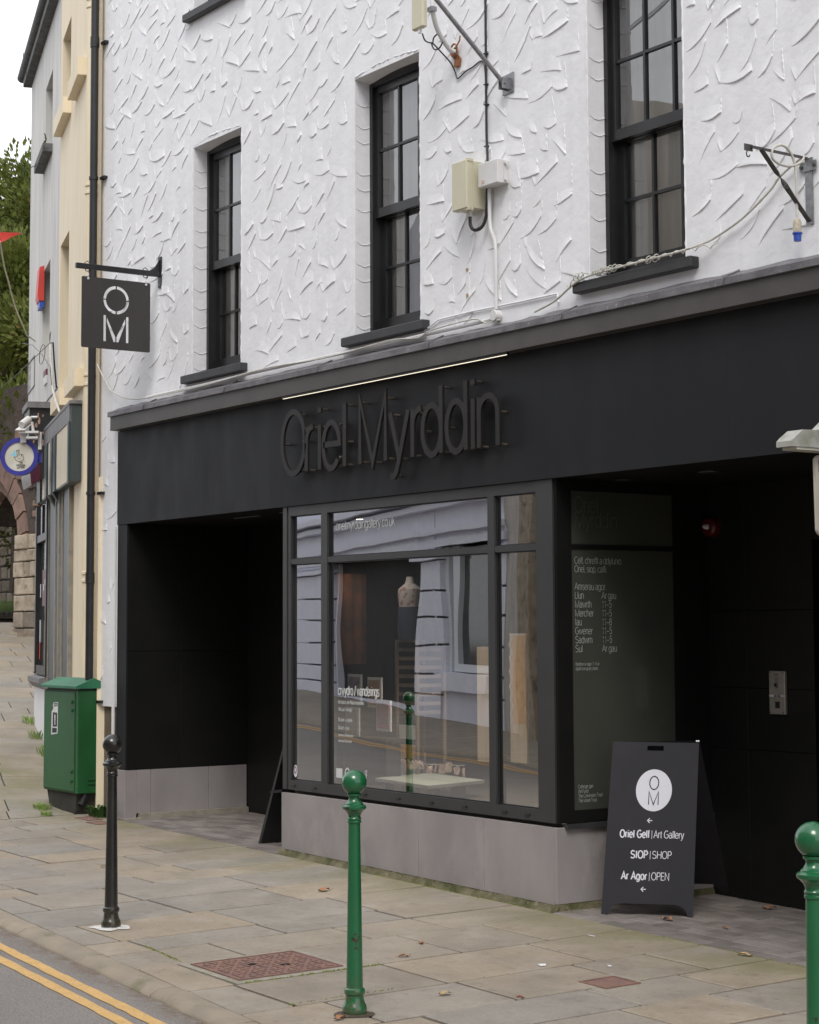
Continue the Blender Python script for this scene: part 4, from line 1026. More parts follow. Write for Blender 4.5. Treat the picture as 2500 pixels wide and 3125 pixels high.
b = MB(); b.quad(LP(5.05,.026,1.36), LP(5.16,.026,1.36), LP(5.16,.026,1.55), LP(5.05,.026,1.55)); b.build('red_notice', RED, sf)
b = MB(); b.prism([LP(3.98, -.1, 1.22), LP(3.98, .13, 1.17), LP(3.98, .13, 1.12), LP(3.98, .08, 1.06), LP(3.98, -.1, 1.06)], U2*1.42); b.build('window_cill', BANDG, cb)
b = MB(); lbox(b, 3.98, 5.35, -.1, .06, .0, 1.06); b.build('stall_riser', WHITE, cb)
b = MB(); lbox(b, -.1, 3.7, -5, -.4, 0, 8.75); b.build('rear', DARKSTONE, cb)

# grey building beyond
gb = thing('grey_building', LP(5.5, 0, 0), 'pale grey rendered building beyond the cream one, stained and with a dark gutter', 'building')
GH = [(4.55, 5.40, 7.10, 7.95), (4.62, 5.50, 4.75, 5.81)]
b = MB(); lwall(b, 3.62, 7.4, 4.25, 8.62, GH); b.quad(LP(7.4,0,4.25), LP(7.4,-6,4.25), LP(7.4,-6,8.62), LP(7.4,0,8.62)); b.quad(LP(5.3,0,4.25), LP(5.3,-6,4.25), LP(7.4,-6,4.25), LP(7.4,0,4.25)); lbox(b, 3.62, 5.32, -6, -.01, 0, 4.25); b.build('wall', GREYWALL, gb)
for a, c, e, f in GH:
    b = MB(); lbox(b, a, c, -.22, -.17, e, f); w_ = b.build('window', GREYWALL, gb)
    b = MB(); b.quad(LP(a+.08,-.165,e+.06), LP(c-.08,-.165,e+.06), LP(c-.08,-.165,f-.06), LP(a+.08,-.165,f-.06)); b.build('pane', DARKGL, w_)
b = MB(); lbox(b, 4.5, 5.6, -.02, .11, 7.0, 7.09); b.build('sill', SLATEM, gb)
b = MB()
for z, o in ((8.60, .06),): lbox(b, 3.62, 7.5, -.02, .10, 8.56, 8.66)
b.build('eaves', SLATEM, gb)
b = MB(); prof = [(.10+.065*cos(a), 8.74+.065*sin(a)-.02) for a in [radians(180+i*22.5) for i in range(9)]]
b.prism([LP(3.7, o, z) for o, z in prof], U2*3.95); b.build('gutter', SLATEM, gb, smooth=True)
b = MB(); b.quad(LP(-.1, .06, 8.72), LP(7.5, .06, 8.72), LP(7.5, -2.6, 10.3), LP(-.1, -2.6, 10.3)); b.quad(LP(-.1,-2.6,10.3), LP(7.5,-2.6,10.3), LP(7.5,-6,8.6), LP(-.1,-6,8.6)); b.build('roof', ROOFS, gb)
b = MB(); b.tube([LP(6.9+.1*cos(a), .13+.02*sin(a), 8.66+.16*sin(a)) for a in [2*pi*i/14 for i in range(12)]], .004, 5); b.build('loose_wire', DKSTEEL, gb)
# framed plaque drawn on the render
b = MB()
for p, q in (((6.45, 4.98), (7.4, 5.0)), ((6.45, 4.62), (7.4, 4.62)), ((6.45, 4.62), (6.45, 4.98)), ((7.38, 4.62), (7.38, 5.0))): b.tube([LP(p[0], .004, p[1]), LP(q[0], .004, q[1])], .008, 5)
b.build('plaque_frame', BANDG, gb)
b = MB()
for j in range(3): text(b, ('STAMP', 'CENTRE', 'KING ST')[j], .07, LP(7.3, .003, 4.88-.11*j), -U2, (0,0,1), .14, 1.0)
b.build('painted_lettering', BANDG, gb)
# dark sign box of the grey building, end towards us
b = MB(); lbox(b, 3.9, 4.5, .0, .27, 3.3, 4.05); b.build('sign_box', BLACKPL, gb)
b = MB(); lbox(b, 3.86, 4.54, -.0, .295, 4.05, 4.115); b.build('lead_cap', BANDG, gb)
pb = MB()
for i in range(26):
    o_, z_ = random.uniform(.04, .24), random.uniform(3.62, 3.98); r_ = random.uniform(.012, .03); m_ = 6
    pb.add([LP(3.897, o_+r_*.6*cos(a)*random.uniform(.5, 1.2), z_+r_*1.5*sin(a)*random.uniform(.5, 1.2)) for a in [2*pi*k/m_ for k in range(m_)]], [tuple(range(m_))])
pb.build('peeled_patches', mat('peeled_paint', (.42, .27, .20), (.30, .19, .14), 40, .8), gb)
# plant growing from the upper sill
t = thing('wall_plant', LP(5.3, .1, 7.1), 'small trailing weed sprouting from the upper sill of the grey building', 'plant')
b = MB(); b.tube([LP(5.0, .06, 7.08), LP(5.35, .12, 7.03), LP(5.8, .18, 7.10)], .005, 5); b.build('stem', WEED, t)
b = MB()
for (s_, o_, z_, nn) in ((5.85, .2, 7.13, 13), (5.0, .04, 7.14, 7), (4.85, .04, 7.22, 4)):
    for k in range(nn):
        a = 2*pi*k/nn+random.uniform(-.3, .3); q = [LP(s_+.14*cos(a)*f, o_+.03*f, z_+.10*sin(a)*f+.05*f-.09*f*f) for f in (0, .4, .75, 1)]
        b.tube(q, [.007, .008, .006, .001], 4)
b.build('leaves', WEED, t)

# alarm box, cctv, lottery sign, boards
t = thing('alarm_box', LP(5.6, .03, 5.63), 'red burglar alarm box with a blue base on the grey wall', 'alarm')
b = MB(); b.prism([LP(5.34,0,5.46), LP(5.34,.06,5.46), LP(5.34,.075,5.52), LP(5.34,.055,5.85), LP(5.34,0,5.87)], U2*.30); b.build('cover', RED, t)
b = MB(); lbox(b, 5.35, 5.63, 0, .05, 5.385, 5.458); b.build('base', BLUEP, t)
t = thing('sticker_box', LP(4.95, .01, 4.5), 'small white and maroon notice on the grey wall', 'notice')
b = MB(); lbox(b, 4.80, 5.10, 0, .02, 4.44, 4.53); b.build('white_part', WHITEPL, t)
b = MB(); lbox(b, 4.80, 5.10, 0, .021, 4.532, 4.60); b.build('maroon_part', MAGENTA, t)
RX = Vector((.57, .82, 0)).normalized()   # roughly across the view
def CP(cx, cy, cz, a, bb, c): return Vector((cx, cy, cz)) + RX*a + Vector((0,0,bb)) + RX.cross(ZP)*c
# RX x Z points to the viewer side
t = thing('cctv_camera', (-9.40, .66, 3.8), 'white cctv camera and flood lamp on brackets beside the black sign box', 'camera')
b = MB(); c0 = (-9.40, .655, 3.80)
dirv = (RX*-.30+Vector((0,0,-.45))+RX.cross(ZP)*.75).normalized(); pA = Vector(c0)+RX*.035+Vector((0,0,.045))
b.tube([pA, pA+dirv*.15], .036, 12); b.build('body', WHITEPL, t, smooth=True)
b = MB(); sv = dirv.cross(RX).normalized(); b.obox(pA-RX*.05+sv*-.045 - dirv*.0, RX*.10, sv*.006, dirv*.19); b.build('shade', WHITEPL, t)
b = MB(); b.tube([pA, pA+RX*.03+Vector((0,0,.02)), pA+RX*.09+Vector((0,0,.02))], .012, 8); b.tube([pA+RX*.03-Vector((0,0,.03)), pA+RX*.05-Vector((0,0,.13))], .016, 8); b.build('bracket', WHITEPL, t)
b = MB(); q0 = Vector((-9.43, .625, 3.69))
b.obox(q0, RX*.20, Vector((0,0,.022)), RX.cross(ZP)*.12); b.obox(q0+Vector((0,0,-.055))+RX*.07, RX*.12, Vector((0,0,.022)), RX.cross(ZP)*.1); b.obox(q0+RX*-.0+Vector((0,0,-.09)), RX*.06, Vector((0,0,.09)), RX.cross(ZP)*.04); b.obox(q0+RX*.18+Vector((0,0,-.16)), RX*.035, Vector((0,0,.18)), RX.cross(ZP)*.03)
b.build('lamp', WHITEPL, t)
ls = thing('lottery_sign', (-9.455, .63, 3.458), 'round projecting lottery sign with a navy ring and crossed fingers emblem', 'sign')
LC = Vector((-9.46, .63, 3.458)); FV = RX.cross(ZP)
def disc(b, r0, r1, h0, h1, n=40):
    vs = []; 
    for r, h in ((r0, h0), (r0, h1), (r1, h1), (r1, h0)):
        for k in range(n):
            a = 2*pi*k/n; vs.append(LC + RX*r*cos(a)+ZP*r*sin(a)+FV*h)
    b.add(vs, [(i*n+k, i*n+(k+1) % n, ((i+1) % 4)*n+(k+1) % n, ((i+1) % 4)*n+k) for i in range(4) for k in range(n)])
b = MB(); disc(b, .150, .194, -.03, .045); b.v = b.v; b.build('ring', NBLUE, ls, smooth=True)
b = MB(); vs = [LC+RX*.152*cos(2*pi*k/40)+ZP*.152*sin(2*pi*k/40)+FV*.034 for k in range(40)]; b.add(vs, [tuple(range(40))]); b.build('face', SIGNW, ls)
b = MB(); b.obox(LC+RX*.175-ZP*.06-FV*.01, RX*.05, ZP*.10, FV*.02); b.build('arm', NBLUE, ls)
def lpt(x, y): return [(x, y)]
b = MB(); o_ = LC+FV*.035
def em(pts, wd): ribbon(b, pts, wd, o_, RX, ZP, FV, .001, random.randint(0, 3))
em([(-.058,-.005),(-.040,-.004),(-.022,.004),(-.028,.045),(-.036,.058),(-.028,.066),(-.018,.060),(-.010,.035)], .0045)
em([(-.022,.055),(-.012,.070),(-.002,.066),(-.002,.050),(-.016,.008)], .0045)
em(A(.012,.014,.012,.014,-60,200), .004); em(A(.028,.008,.011,.016,-60,180), .004)
em([(-.058,-.005)]+A(.0,-.010,.046,.040,190,372), .0045); em(A(.002,-.004,.022,.018,200,300), .003); b.build('emblem', INK, ls)
b = MB(); o_ = LC+FV*.0348; b.add([o_+RX*x+ZP*y for x, y in ((-.030,.028),(-.042,.034),(-.048,.055),(-.064,.062),(-.066,.038),(-.096,.012),(-.068,.012),(-.060,.002),(-.040,.010))], [tuple(range(9))]); b.build('blue_star', BLUEL, ls)
b = MB()
for i, s_ in enumerate(('THE', 'NATIONAL', 'LOTTERY')): text(b, s_, .018, LC+FV*.035+RX*(.018)+ZP*(-.073-.024*i), RX, ZP, .2, 1.0, .02, .001, 'c')
b.build('lettering', INK, ls)
t = thing('hanging_board', (-9.69, .86, 3.3), 'maroon and white shop board hanging behind the round lottery sign', 'sign')
b = MB(); q = [Vector((-9.744,.768,3.278)), Vector((-9.74,.794,3.14)), Vector((-9.689,.861,3.189)), Vector((-9.70,.85,3.33))]; b.prism(q, Vector((.01,-.01,0))); b.build('white_panel', PAPER, t)
b = MB(); q = [Vector((-9.70,.85,3.33)), Vector((-9.689,.861,3.192)), Vector((-9.635,.935,3.245)), Vector((-9.625,.93,3.41))]; b.prism(q, Vector((.01,-.01,0))); b.build('maroon_panel', MAGENTA, t)

# flag, rope and wires at the left
t = thing('red_pennant', (-6.1, -.9, 5.0), 'red bunting pennant on a white rope at the left edge', 'flag')
b = MB(); pts = [(-6.25,-1.13,5.035), (-6.146,-.99,5.027), (-6.09,-.91,5.022), (-6.040,-.837,5.019)]; lo = [(-6.25,-1.13,4.99), (-6.150,-.985,4.975), (-6.11,-.925,4.975), (-6.042,-.84,5.016)]
b.add(pts+lo+[(-6.146,-.98,4.935), (-6.115,-.93,4.966)], [(0,1,5,4),(1,2,6,5),(2,3,7,6),(5,6,9,8)]); o = b.build('cloth', RED, t, smooth='all')
b = MB(); b.tube([(-6.152,-.985,4.949), (-6.50,-.82,4.905), (-6.892,-.635,4.878), (-7.3,-.42,4.82), (-7.618,-.259,4.78), (-8.0,-.06,4.735), (-8.428,.168,4.708), (-9.324,.634,4.700), (-9.931,.988,4.744)], .007, 6); b.build('rope', CABLEW, t, smooth=True)
t = thing('black_wire', (-9.4, .5, 4.6), 'thin black wires strung across the grey wall to an iron stay', 'cable')
b = MB(); b.tube([LP(9.5,.6,4.60), LP(6.0,.25,4.68), LP(3.45,.10,4.69)], .0045, 5); b.tube([LP(3.45,.10,4.69), LP(3.136,.10,4.643), LP(3.16,.08,4.4), LP(3.24,.05,4.19)], .009, 6)
b.tube([LP(6.5,.15,5.13), LP(5.4,.12,4.95), LP(4.44,.1,4.71), LP(3.42,.1,4.43), LP(3.25,.1,4.22)], .004, 5)
b.tube([LP(4.6+.35*cos(a), .08, 4.73+.10*sin(a)) for a in [2*pi*i/20 for i in range(21)]], .004, 5); b.tube([LP(3.5,.1,4.69), LP(3.52,.1,4.80)], .003, 4); b.tube([LP(3.5,.1,4.69), LP(3.40,.1,4.80)], .003, 4); b.build('wire', BLACKPL, t)
t = thing('white_cable', LP(3.5, .1, 4.3), 'thick white cable dropping down to the blue-green shopfront box', 'cable')
b = MB(); b.tube([LP(3.99,.05,4.786), LP(3.86,.06,4.6), LP(3.78,.05,4.44), LP(3.55,.07,4.30), LP(3.08,.10,4.146), LP(2.55,.12,3.96), LP(2.15,.12,3.81)], .012, 8); b.build('cable', CABLEW, t, smooth=True)

# ------------------------------------------------------------------ services on the white wall
def cable(name, label, pts, r, m, cat='cable'):
    b = MB(); b.tube(pts, r, 8); o = b.build(name, m, smooth=True, origin=pts[0]); return tag(o, label, cat)
def sm(pts, k=4):
    P = [Vector(p) for p in pts]; out_ = []
    for i in range(len(P)-1):
        a, b_, c, d = P[max(i-1,0)], P[i], P[i+1], P[min(i+2, len(P)-1)]
        for j in range(k):
            t = j/k; out_.append(.5*((2*b_)+(c-a)*t+(2*a-5*b_+4*c-d)*t*t+(3*b_-a-3*c+d)*t**3))
    return out_+[P[-1]]
bx = thing('cream_enclosure', (-.755, -.07, 4.46), 'larger cream plastic enclosure on the white wall with a looped black cable', 'junction box')
b = MB(); b.bbox(-.836, -.674, -.150, -.095, 4.315, 4.628, .006); b.build('lid', CREAMPL, bx)
b = MB(); b.bbox(-.832, -.678, -.095, -.0, 4.32, 4.623, .003); b.build('box', CREAMPL, bx)
for y in (-.135, -.110):
    for z in (4.625, 4.312): b = MB(); b.box(-.700, -.668, y-.008, y+.008, z-.008, z+.008); b.build('lid_screw', CREAMPL, bx)
for y, x, r in ((-.05, -.79, .011), (-.08, -.735, .017)): b = MB(); b.tube([(x, y, 4.32), (x, y, 4.275)], r, 10); b.build('gland', WHITEPL, bx)
cable('black_loop_cable', 'thick black cable looping under the cream enclosure', sm([(-.735,-.08,4.28), (-.73,-.08,4.22), (-.70,-.07,4.185), (-.65,-.05,4.20), (-.625,-.035,4.27), (-.615,-.03,4.44)]), .011, BLACKPL)
bx = thing('white_enclosure', (-.53, -.05, 4.51), 'smaller weathered white box with a black cable running into its top', 'junction box')
b = MB(); b.bbox(-.632, -.430, -.092, -.04, 4.437, 4.590, .005); b.build('lid', WHITEPL, bx)
b = MB(); b.bbox(-.628, -.434, -.04, -.0, 4.441, 4.586, .003); b.build('box', WHITEPL, bx)
for z in (4.46, 4.565): b = MB(); b.tube([(-.43, -.03, z), (-.415, -.03, z)], .010, 10); b.build('hinge', WHITEPL, bx)
b = MB(); b.box(-.595, -.565, -.0935, -.092, 4.455, 4.478); b.build('sticker', mat('pink_sticker', (.55,.42,.36), None), bx)
cable('black_cable', 'straight black cable clipped down the white wall into the white box', [(-.645,-.012,z) for z in (6.6,6.2,5.8,5.5,5.2,5.0,4.8,4.56)][:7]+[(-.625,-.02,4.62),(-.60,-.04,4.585)], .008, BLACKPL)
for z, wh in ((5.70, 'topmost clip, at the upper edge of the photo,'), (5.32, 'clip just above the crossing of the steel pole,'), (5.12, 'clip right behind the end of the steel pole,'), (4.99, 'clip just under the pole plate,'), (4.72, 'lowest clip, just above the white box,')):
    b = MB(); b.box(-.660, -.630, -.022, 0, z-.004, z+.004); tag(b.build('cable_clip', BLACKPL, origin=(-.645,0,z)), wh + ' on the straight black cable', 'clip', 'clips along the black cable')
cable('conduit', 'white plastic conduit bending down the wall from the boxes to the round box', [(-.595,-.03,4.44),(-.595,-.03,4.24),(-.588,-.03,4.18),(-.545,-.028,4.09),(-.540,-.028,4.03),(-.540,-.028,3.66)], .0125, WHITEPL, 'pipe')
t = thing('round_box', (-.515, -.03, 3.615), 'round white conduit box just above the cornice', 'junction box')
b = MB(); b.lathe([(.033, -.05), (.036, -.046), (.036, 0)], (-.545, 0, 3.622), 24, 'Y'); b.build('cover', WHITEPL, t, smooth=True)
cable('conduit', 'long white conduit lying along the top of the cornice towards the left', sm([(-.55,-.035,3.607), (-.72,-.035,3.600), (-1.34,-.035,3.600), (-1.70,-.035,3.598), (-2.6,-.035,3.603), (-3.6,-.035,3.605), (-4.3,-.035,3.598), (-5.3,-.035,3.60)], 3), .0125, WHITEPL, 'pipe')
cable('white_cable', 'thin white cable sagging along the conduit above the cornice', sm([(-.50,-.03,3.59), (-.62,-.05,3.585), (-.75,-.055,3.625), (-1.2,-.055,3.615), (-1.36,-.055,3.585), (-1.7,-.055,3.61), (-2.5,-.055,3.59), (-3.3,-.055,3.612), (-4.2,-.055,3.588), (-5.0,-.055,3.585), (-5.55,-.05,3.61), (-5.9,-.04,3.70), (-6.05,-.03,3.78), (-6.2,-.06,3.98)]), .0052, CABLEW)
cable('white_cable', 'thin white cable stapled in a stepped line over the render above the cornice', [(-1.34,-.012,3.63), (-1.18,-.012,3.685), (-.8,-.012,3.688), (-.54,-.012,3.682), (-.3,-.012,3.678), (.045,-.012,3.675), (.055,-.012,3.62)], .006, WHITE)
cable('bracket_cable', 'off-white cable slung from the hanging basket bracket down to the right window sill', sm([(2.06,-.03,4.083), (1.90,-.03,4.012), (1.826,-.03,3.952), (1.631,-.03,3.846), (1.446,-.03,3.784), (1.342,-.05,3.752), (1.157,-.075,3.732), (.884,-.078,3.728), (.54,-.078,3.722), (.36,-.075,3.712), (.222,-.06,3.682), (.05,-.04,3.625), (-.15,-.03,3.59)]), .0068, CABLEW)
cable('bracket_cable', 'second thinner cable twisted round the cable on the right window sill', [(1.45-1.25*i/90+.0, -.072-.012*sin(i*.9)+.03*max(0, 1-i/10), 3.728+.012*cos(i*.9)-(.045 if i > 80 else 0)*((i-80)/10 if i > 80 else 0)) for i in range(91)], .0036, CABLEW)
# little bundle of ties
b = MB()
for x in (.5, .52, .56, .6, .64, .30, .34, .93, .99):
    b.tube([(x+.012*cos(a), -.078+.020*sin(a), 3.727+.020*cos(a)) for a in [2*pi*k/10 for k in range(11)]], .003, 5)
tag(b.build('cable_ties', CABLEW, origin=(.6,-.08,3.73)), 'white ties wound round the cables on the sill', 'cable ties', kind='stuff')

# stay pole and plate
t = thing('stay_pole', (-.42, 0, 5.08), 'galvanised steel pole bolted to the wall and rising out over the street', 'pole')
b = MB(); b.prism([(-.475,-.004,5.127), (-.366,-.004,5.135), (-.366,-.004,5.01), (-.475,-.004,5.005)], (0,-.008,0)); b.build('wall_plate', GALV, t)
b = MB(); b.box(-.445, -.437, -.07, -.012, 5.03, 5.10); b.box(-.405, -.397, -.07, -.012, 5.03, 5.10); b.build('lug', GALV, t)
b = MB(); b.tube([(-.421, -.03, 5.055), (-.421, -.63, 5.57), (-.421, -1.4, 6.23)], .0145, 12); b.build('tube', GALV, t, smooth=True)
b = MB(); b.tube([(-.455, -.05, 5.065), (-.39, -.05, 5.065)], .009, 8); b.build('bolt', GALV, t)
# antenna
t = thing('wifi_antenna', (-.9, -.2, 5.6), 'cream flat wifi antenna on a rusty bracket at the top of the wall', 'antenna')
b = MB(); b.bbox(-1.005, -.875, -.34, -.30, 5.50, 5.72, .010); b.build('panel', CREAMPL, t)
b = MB(); b.tube([(-.935, -.32, 5.50), (-.935, -.32, 5.475)], .012, 8); b.build('gland', WHITEPL, t)
b = MB(); b.tube(sm([(-.86,-.27,5.70), (-.86,-.27,5.60), (-.90,-.2,5.50), (-.95,-.08,5.42), (-.96,-.03,5.41)]), .016, 10); b.build('arm', WHITEPL, t, smooth=True)
b = MB(); b.box(-.88, -.83, -.30, -.26, 5.60, 5.63); b.build('clamp', GALV, t)
b = MB(); b.prism([(-1.0,-.006,5.43), (-.955,-.006,5.445), (-.955,-.006,5.40), (-.915,-.006,5.36), (-.925,-.006,5.31), (-.985,-.006,5.315), (-.975,-.006,5.36), (-1.01,-.006,5.40)], (0,-.012,0)); b.build('mount', RUST, t)
b = MB(); b.tube([(-.965+.035*cos(a), -.03, 5.42+.042*sin(a)) for a in [radians(20+i*25) for i in range(13)]], .006, 6); b.tube([(-.935,-.03,5.44), (-.90,-.03,5.47), (-.895,-.03,5.50)], .005, 6); b.build('clip', RUST, t)
cable('antenna_cable', 'thin black cable coiling down from the antenna to the straight black cable', sm([(-.935,-.30,5.475), (-.93,-.28,5.43)]+[(-1.02+.058*cos(a)+.04, -.15, 5.46+.05*sin(a)) for a in [radians(170-i*30) for i in range(13)]]+[(-1.0,-.10,5.40), (-.985,-.04,5.34), (-.975,-.012,5.28), (-.958,-.010,5.237), (-.93,-.010,5.237), (-.86,-.010,5.26), (-.79,-.010,5.268), (-.696,-.010,5.285), (-.66,-.010,5.23), (-.645,-.012,5.05)]), .005, BLACKPL)
# rust marks and old fixing plates on the wall
t = thing('fixing_strip', (-.86, 0, 3.85), 'old white painted fixing strip with rusty screws below the cream enclosure', 'bracket')
b = MB(); b.box(-.885, -.850, -.006, .0, 3.78, 3.97); b.build('strip', WHITE, t)
for z in (3.965, 3.80): b = MB(); b.lathe([(.012, -.010), (.012, -.004)], (-.867, 0, z), 10, 'Y'); b.build('screw', mat('rusty_screw', (.45,.33,.2), (.3,.2,.1), 90, .8), t)

# hanging basket bracket with cable and plug
t = thing('basket_bracket', (2.08, 0, 4.0), 'grey iron hanging basket bracket at the right of the wall', 'bracket')
b = MB(); b.box(2.055, 2.105, -.010, -.003, 3.73, 4.075); b.build('upright', GALV, t)
b = MB(); b.box(2.025, 2.137, -.016, -.010, 4.005, 4.055); b.build('cross_plate', GALV, t)
for x in (2.037, 2.125): b = MB(); b.lathe([(.009, -.024), (.009, -.015)], (x, 0, 4.03), 8, 'Y'); b.build('bolt', DKSTEEL, t)
b = MB(); b.obox((2.060,-.004,4.070), (.012,0,0), (0,-.395,.005), (0,0,.012)); b.build('top_arm', DKSTEEL, t)
b = MB()
vs = []; n = 16
for i in range(n+1):
    f = i/n; c = Vector((2.078, -.01, 3.745)).lerp(Vector((2.066, -.33, 4.075)), f); d = Vector((0,-.32,.33)).normalized(); a = pi*max(0, min(1, (f-.42)/.25)); n1 = Vector((1,0,0))*cos(a)+d.cross(Vector((1,0,0)))*sin(a); n2 = d.cross(n1)
    for p, q in ((-.014,-.003),(.014,-.003),(.014,.003),(-.014,.003)): vs.append(c+n1*p+n2*q)
b.add(vs, [(i*4+k, i*4+(k+1) % 4, (i+1)*4+(k+1) % 4, (i+1)*4+k) for i in range(n) for k in range(4)]); b.build('twisted_strut', DKSTEEL, t)
b = MB(); b.obox((2.054,-.385,4.060), (.006,0,0), (0,-.055,0), (0,0,.034)); b.tube([(2.057,-.415,4.062)]+[(2.057,-.415-.012*sin(a), 4.045+.016*cos(a)) for a in [radians(i*36) for i in range(8)]], .0035, 6); b.build('hook', DKSTEEL, t)
cable('looped_cable', 'off-white cable looped over the basket bracket and hanging down to a blue plug', sm([(2.07,-.03,4.085), (2.07,-.05,4.05), (2.07,-.12,4.02), (2.07,-.19,4.015), (2.07,-.25,4.035), (2.07,-.262,4.07), (2.07,-.24,4.10), (2.07,-.19,4.118), (2.07,-.14,4.10), (2.07,-.10,4.04), (2.07,-.09,3.95), (2.07,-.09,3.85), (2.07,-.09,3.745)]), .0072, CABLEW)
t = thing('outdoor_plug', (2.07, -.09, 3.7), 'dirty white connector with a bright blue end hanging from the looped cable', 'plug')
b = MB(); b.lathe([(.010,.050), (.016,.046), (.022,.03), (.022,-.02), (.018,-.025)], (2.07,-.09,3.70), 14); b.build('body', mat('dirty_white', (.5,.46,.38), (.36,.30,.22), 60, .6), t, smooth=True)
b = MB(); b.lathe([(.019,-.065), (.021,-.030), (.026,-.029), (.026,-.022), (.02,-.020)], (2.07,-.09,3.70), 14); b.build('socket', BLUEP, t, smooth=True)
# ------------------------------------------------------------------ bollards
def bollard(paint, label, loc):
    t = thing('bollard', (0, 0, 0), label, 'bollard', 'ball-topped bollards along the kerb')
    k = 1.07/1.07
    b = MB(); b.lathe([(.0380,.118), (.0372,.13), (.0300,.60), (.0270,.843)], n=28); b.build('shaft', paint, t, smooth=True)
    b = MB(); b.lathe([(.030,0), (.052,.0), (.0555,.010), (.0558,.030), (.052,.042), (.047,.050), (.0425,.065), (.0400,.082), (.0405,.088), (.0455,.092), (.0470,.098), (.0470,.106), (.0450,.113), (.0395,.117), (.0380,.1185)], n=28); b.build('base', paint, t, smooth=True)
    b = MB(); b.lathe([(.0270,.842), (.0310,.844), (.0320,.849), (.0310,.854), (.0285,.856), (.0310,.859), (.0315,.864), (.0285,.868), (.0280,.876), (.0330,.888), (.0440,.900), (.0520,.905), (.0545,.911), (.0540,.918), (.0480,.923), (.0415,.926), (.0405,.930), (.0330,.936), (.0260,.946), (.0240,.956), (.0260,.962), (.0325,.965), (.0325,.974)], n=28); b.build('collar', paint, t, smooth=True)
    b = MB(); R_ = .0565; prof = [(R_*cos(a), 1.0235+R_*sin(a)) for a in [radians(-60+i*8) for i in range(19)]] + [(.004, 1.0235+R_)]
    b.lathe(prof, n=32); b.build('ball', paint, t, smooth='all')
    t.location = loc; return t
def BB(x, y): return (x, y, zg(x, y)-.002)
GREENB = mat('green_gloss_paint_chipped', (.009, .105, .038), (.011, .125, .046), 3, .24, .2, 30, coat=.5, third=(.035, .026, .02), tscale=9, tlo=.62, thi=.63)
def base_dirt(m):
    t = m.node_tree; b = t.nodes['Principled BSDF']; src = b.inputs['Base Color'].links[0].from_socket; p = pos(t)
    sp = node(t, 'ShaderNodeSeparateXYZ'); t.links.new(p, sp.inputs[0]); mr = node(t, 'ShaderNodeMapRange'); mr.inputs[1].default_value = .16; mr.inputs[2].default_value = -.03; t.links.new(sp.outputs['Z'], mr.inputs[0])
    mm = node(t, 'ShaderNodeMath', operation='MULTIPLY'); t.links.new(mr.outputs[0], mm.inputs[0]); t.links.new(ramp(t, noise(t, p, 22, 6, .7), .38, .6), mm.inputs[1])
    t.links.new(mixc(t, mm.outputs[0], src, (.075, .062, .035)), b.inputs['Base Color'])
base_dirt(GREENB); base_dirt(BLKPAINT); base_dirt(GREENCAB)
b1 = bollard(GREENB, 'green bollard with chipped ball top in front of the bay window', BB(1.541, -2.443))
def again(src, label, loc, m=None):
    c = cp(src); c['label'] = label; c.location = loc
    if m:
        for ch in c.children: ch.data = ch.data.copy(); ch.data.materials.clear(); ch.data.materials.append(m)
    return c
again(b1, 'black bollard with a pale concrete collar nearest the green cabinet', BB(-1.109, -2.353), BLKPAINT)
again(b1, 'green bollard cut off by the right edge of the photo', BB(4.38, -2.51)).scale = (1.04, 1.04, 1.04)
again(b1, 'green bollard up the street, seen only in the bay window reflection', BB(-4.62, -2.05))
def patch(name, x, y, r, m, lab, n=14, sq=.0):
    b = MB(); vs = [(x, y, zg(x, y)+.012)]
    for k in range(n):
        a = 2*pi*k/n; q = r*random.uniform(.8, 1.2)*(1+.25*abs(sin(2*a))); vs.append((x+q*cos(a), y+q*sin(a), zg(x, y)+.0015))
    b.add(vs, [(0, 1+k, 1+(k+1) % n) for k in range(n)]); return tag(b.build(name, m, origin=(x, y, zg(x, y))), lab, 'mortar patch')
patch('mortar_patch', -1.109, -2.353, .095, mat('whitish_mortar', (.66, .65, .63), (.50, .49, .46), 30, .9, .6, 90), 'splash of whitish mortar round the foot of the black bollard')
patch('mortar_patch', 1.541, -2.443, .085, SOIL, 'ring of dark dirt and grit round the foot of the chipped green bollard')

# ------------------------------------------------------------------ utility cabinet
cx0, cx1, cy0, cy1 = -6.91, -6.215, -.20, .075
g0 = .12
cab = thing('utility_cabinet', (-6.55, -.06, g0), 'green metal telecoms cabinet with a pitched lid and a torn poster', 'cabinet')
b = MB(); b.bbox(cx0, cx1, cy0, cy1, .295, 1.170, .006); b.build('body', GREENCAB, cab)
b = MB(); b.bbox(cx0+.006, cx1-.055, cy0-.007, cy0+.002, .31, 1.155, .004); b.build('door', GREENCAB, cab)
b = MB(); e = .022
b.add([(cx0-e,cy0-e-.01,1.185),(cx1+e,cy0-e-.01,1.185),(cx1+e,cy1+e,1.185),(cx0-e,cy1+e,1.185),(cx0-e,cy0-e-.01,1.205),(cx1+e,cy0-e-.01,1.205),(cx1+e,cy1+e,1.205),(cx0-e,cy1+e,1.205),(cx0-e,(cy0+cy1)/2,1.272),(cx1+e,(cy0+cy1)/2,1.272)],
      [(0,3,2,1),(0,1,5,4),(2,3,7,6),(4,5,9,8),(6,7,8,9),(1,2,6,9,5),(3,0,4,8,7)]); b.build('lid', GREENLID, cab)
b = MB(); b.box(cx0+.02, cx1-.02, cy0+.02, cy1-.02, 1.168, 1.187); b.build('neck', BLACKPL, cab)
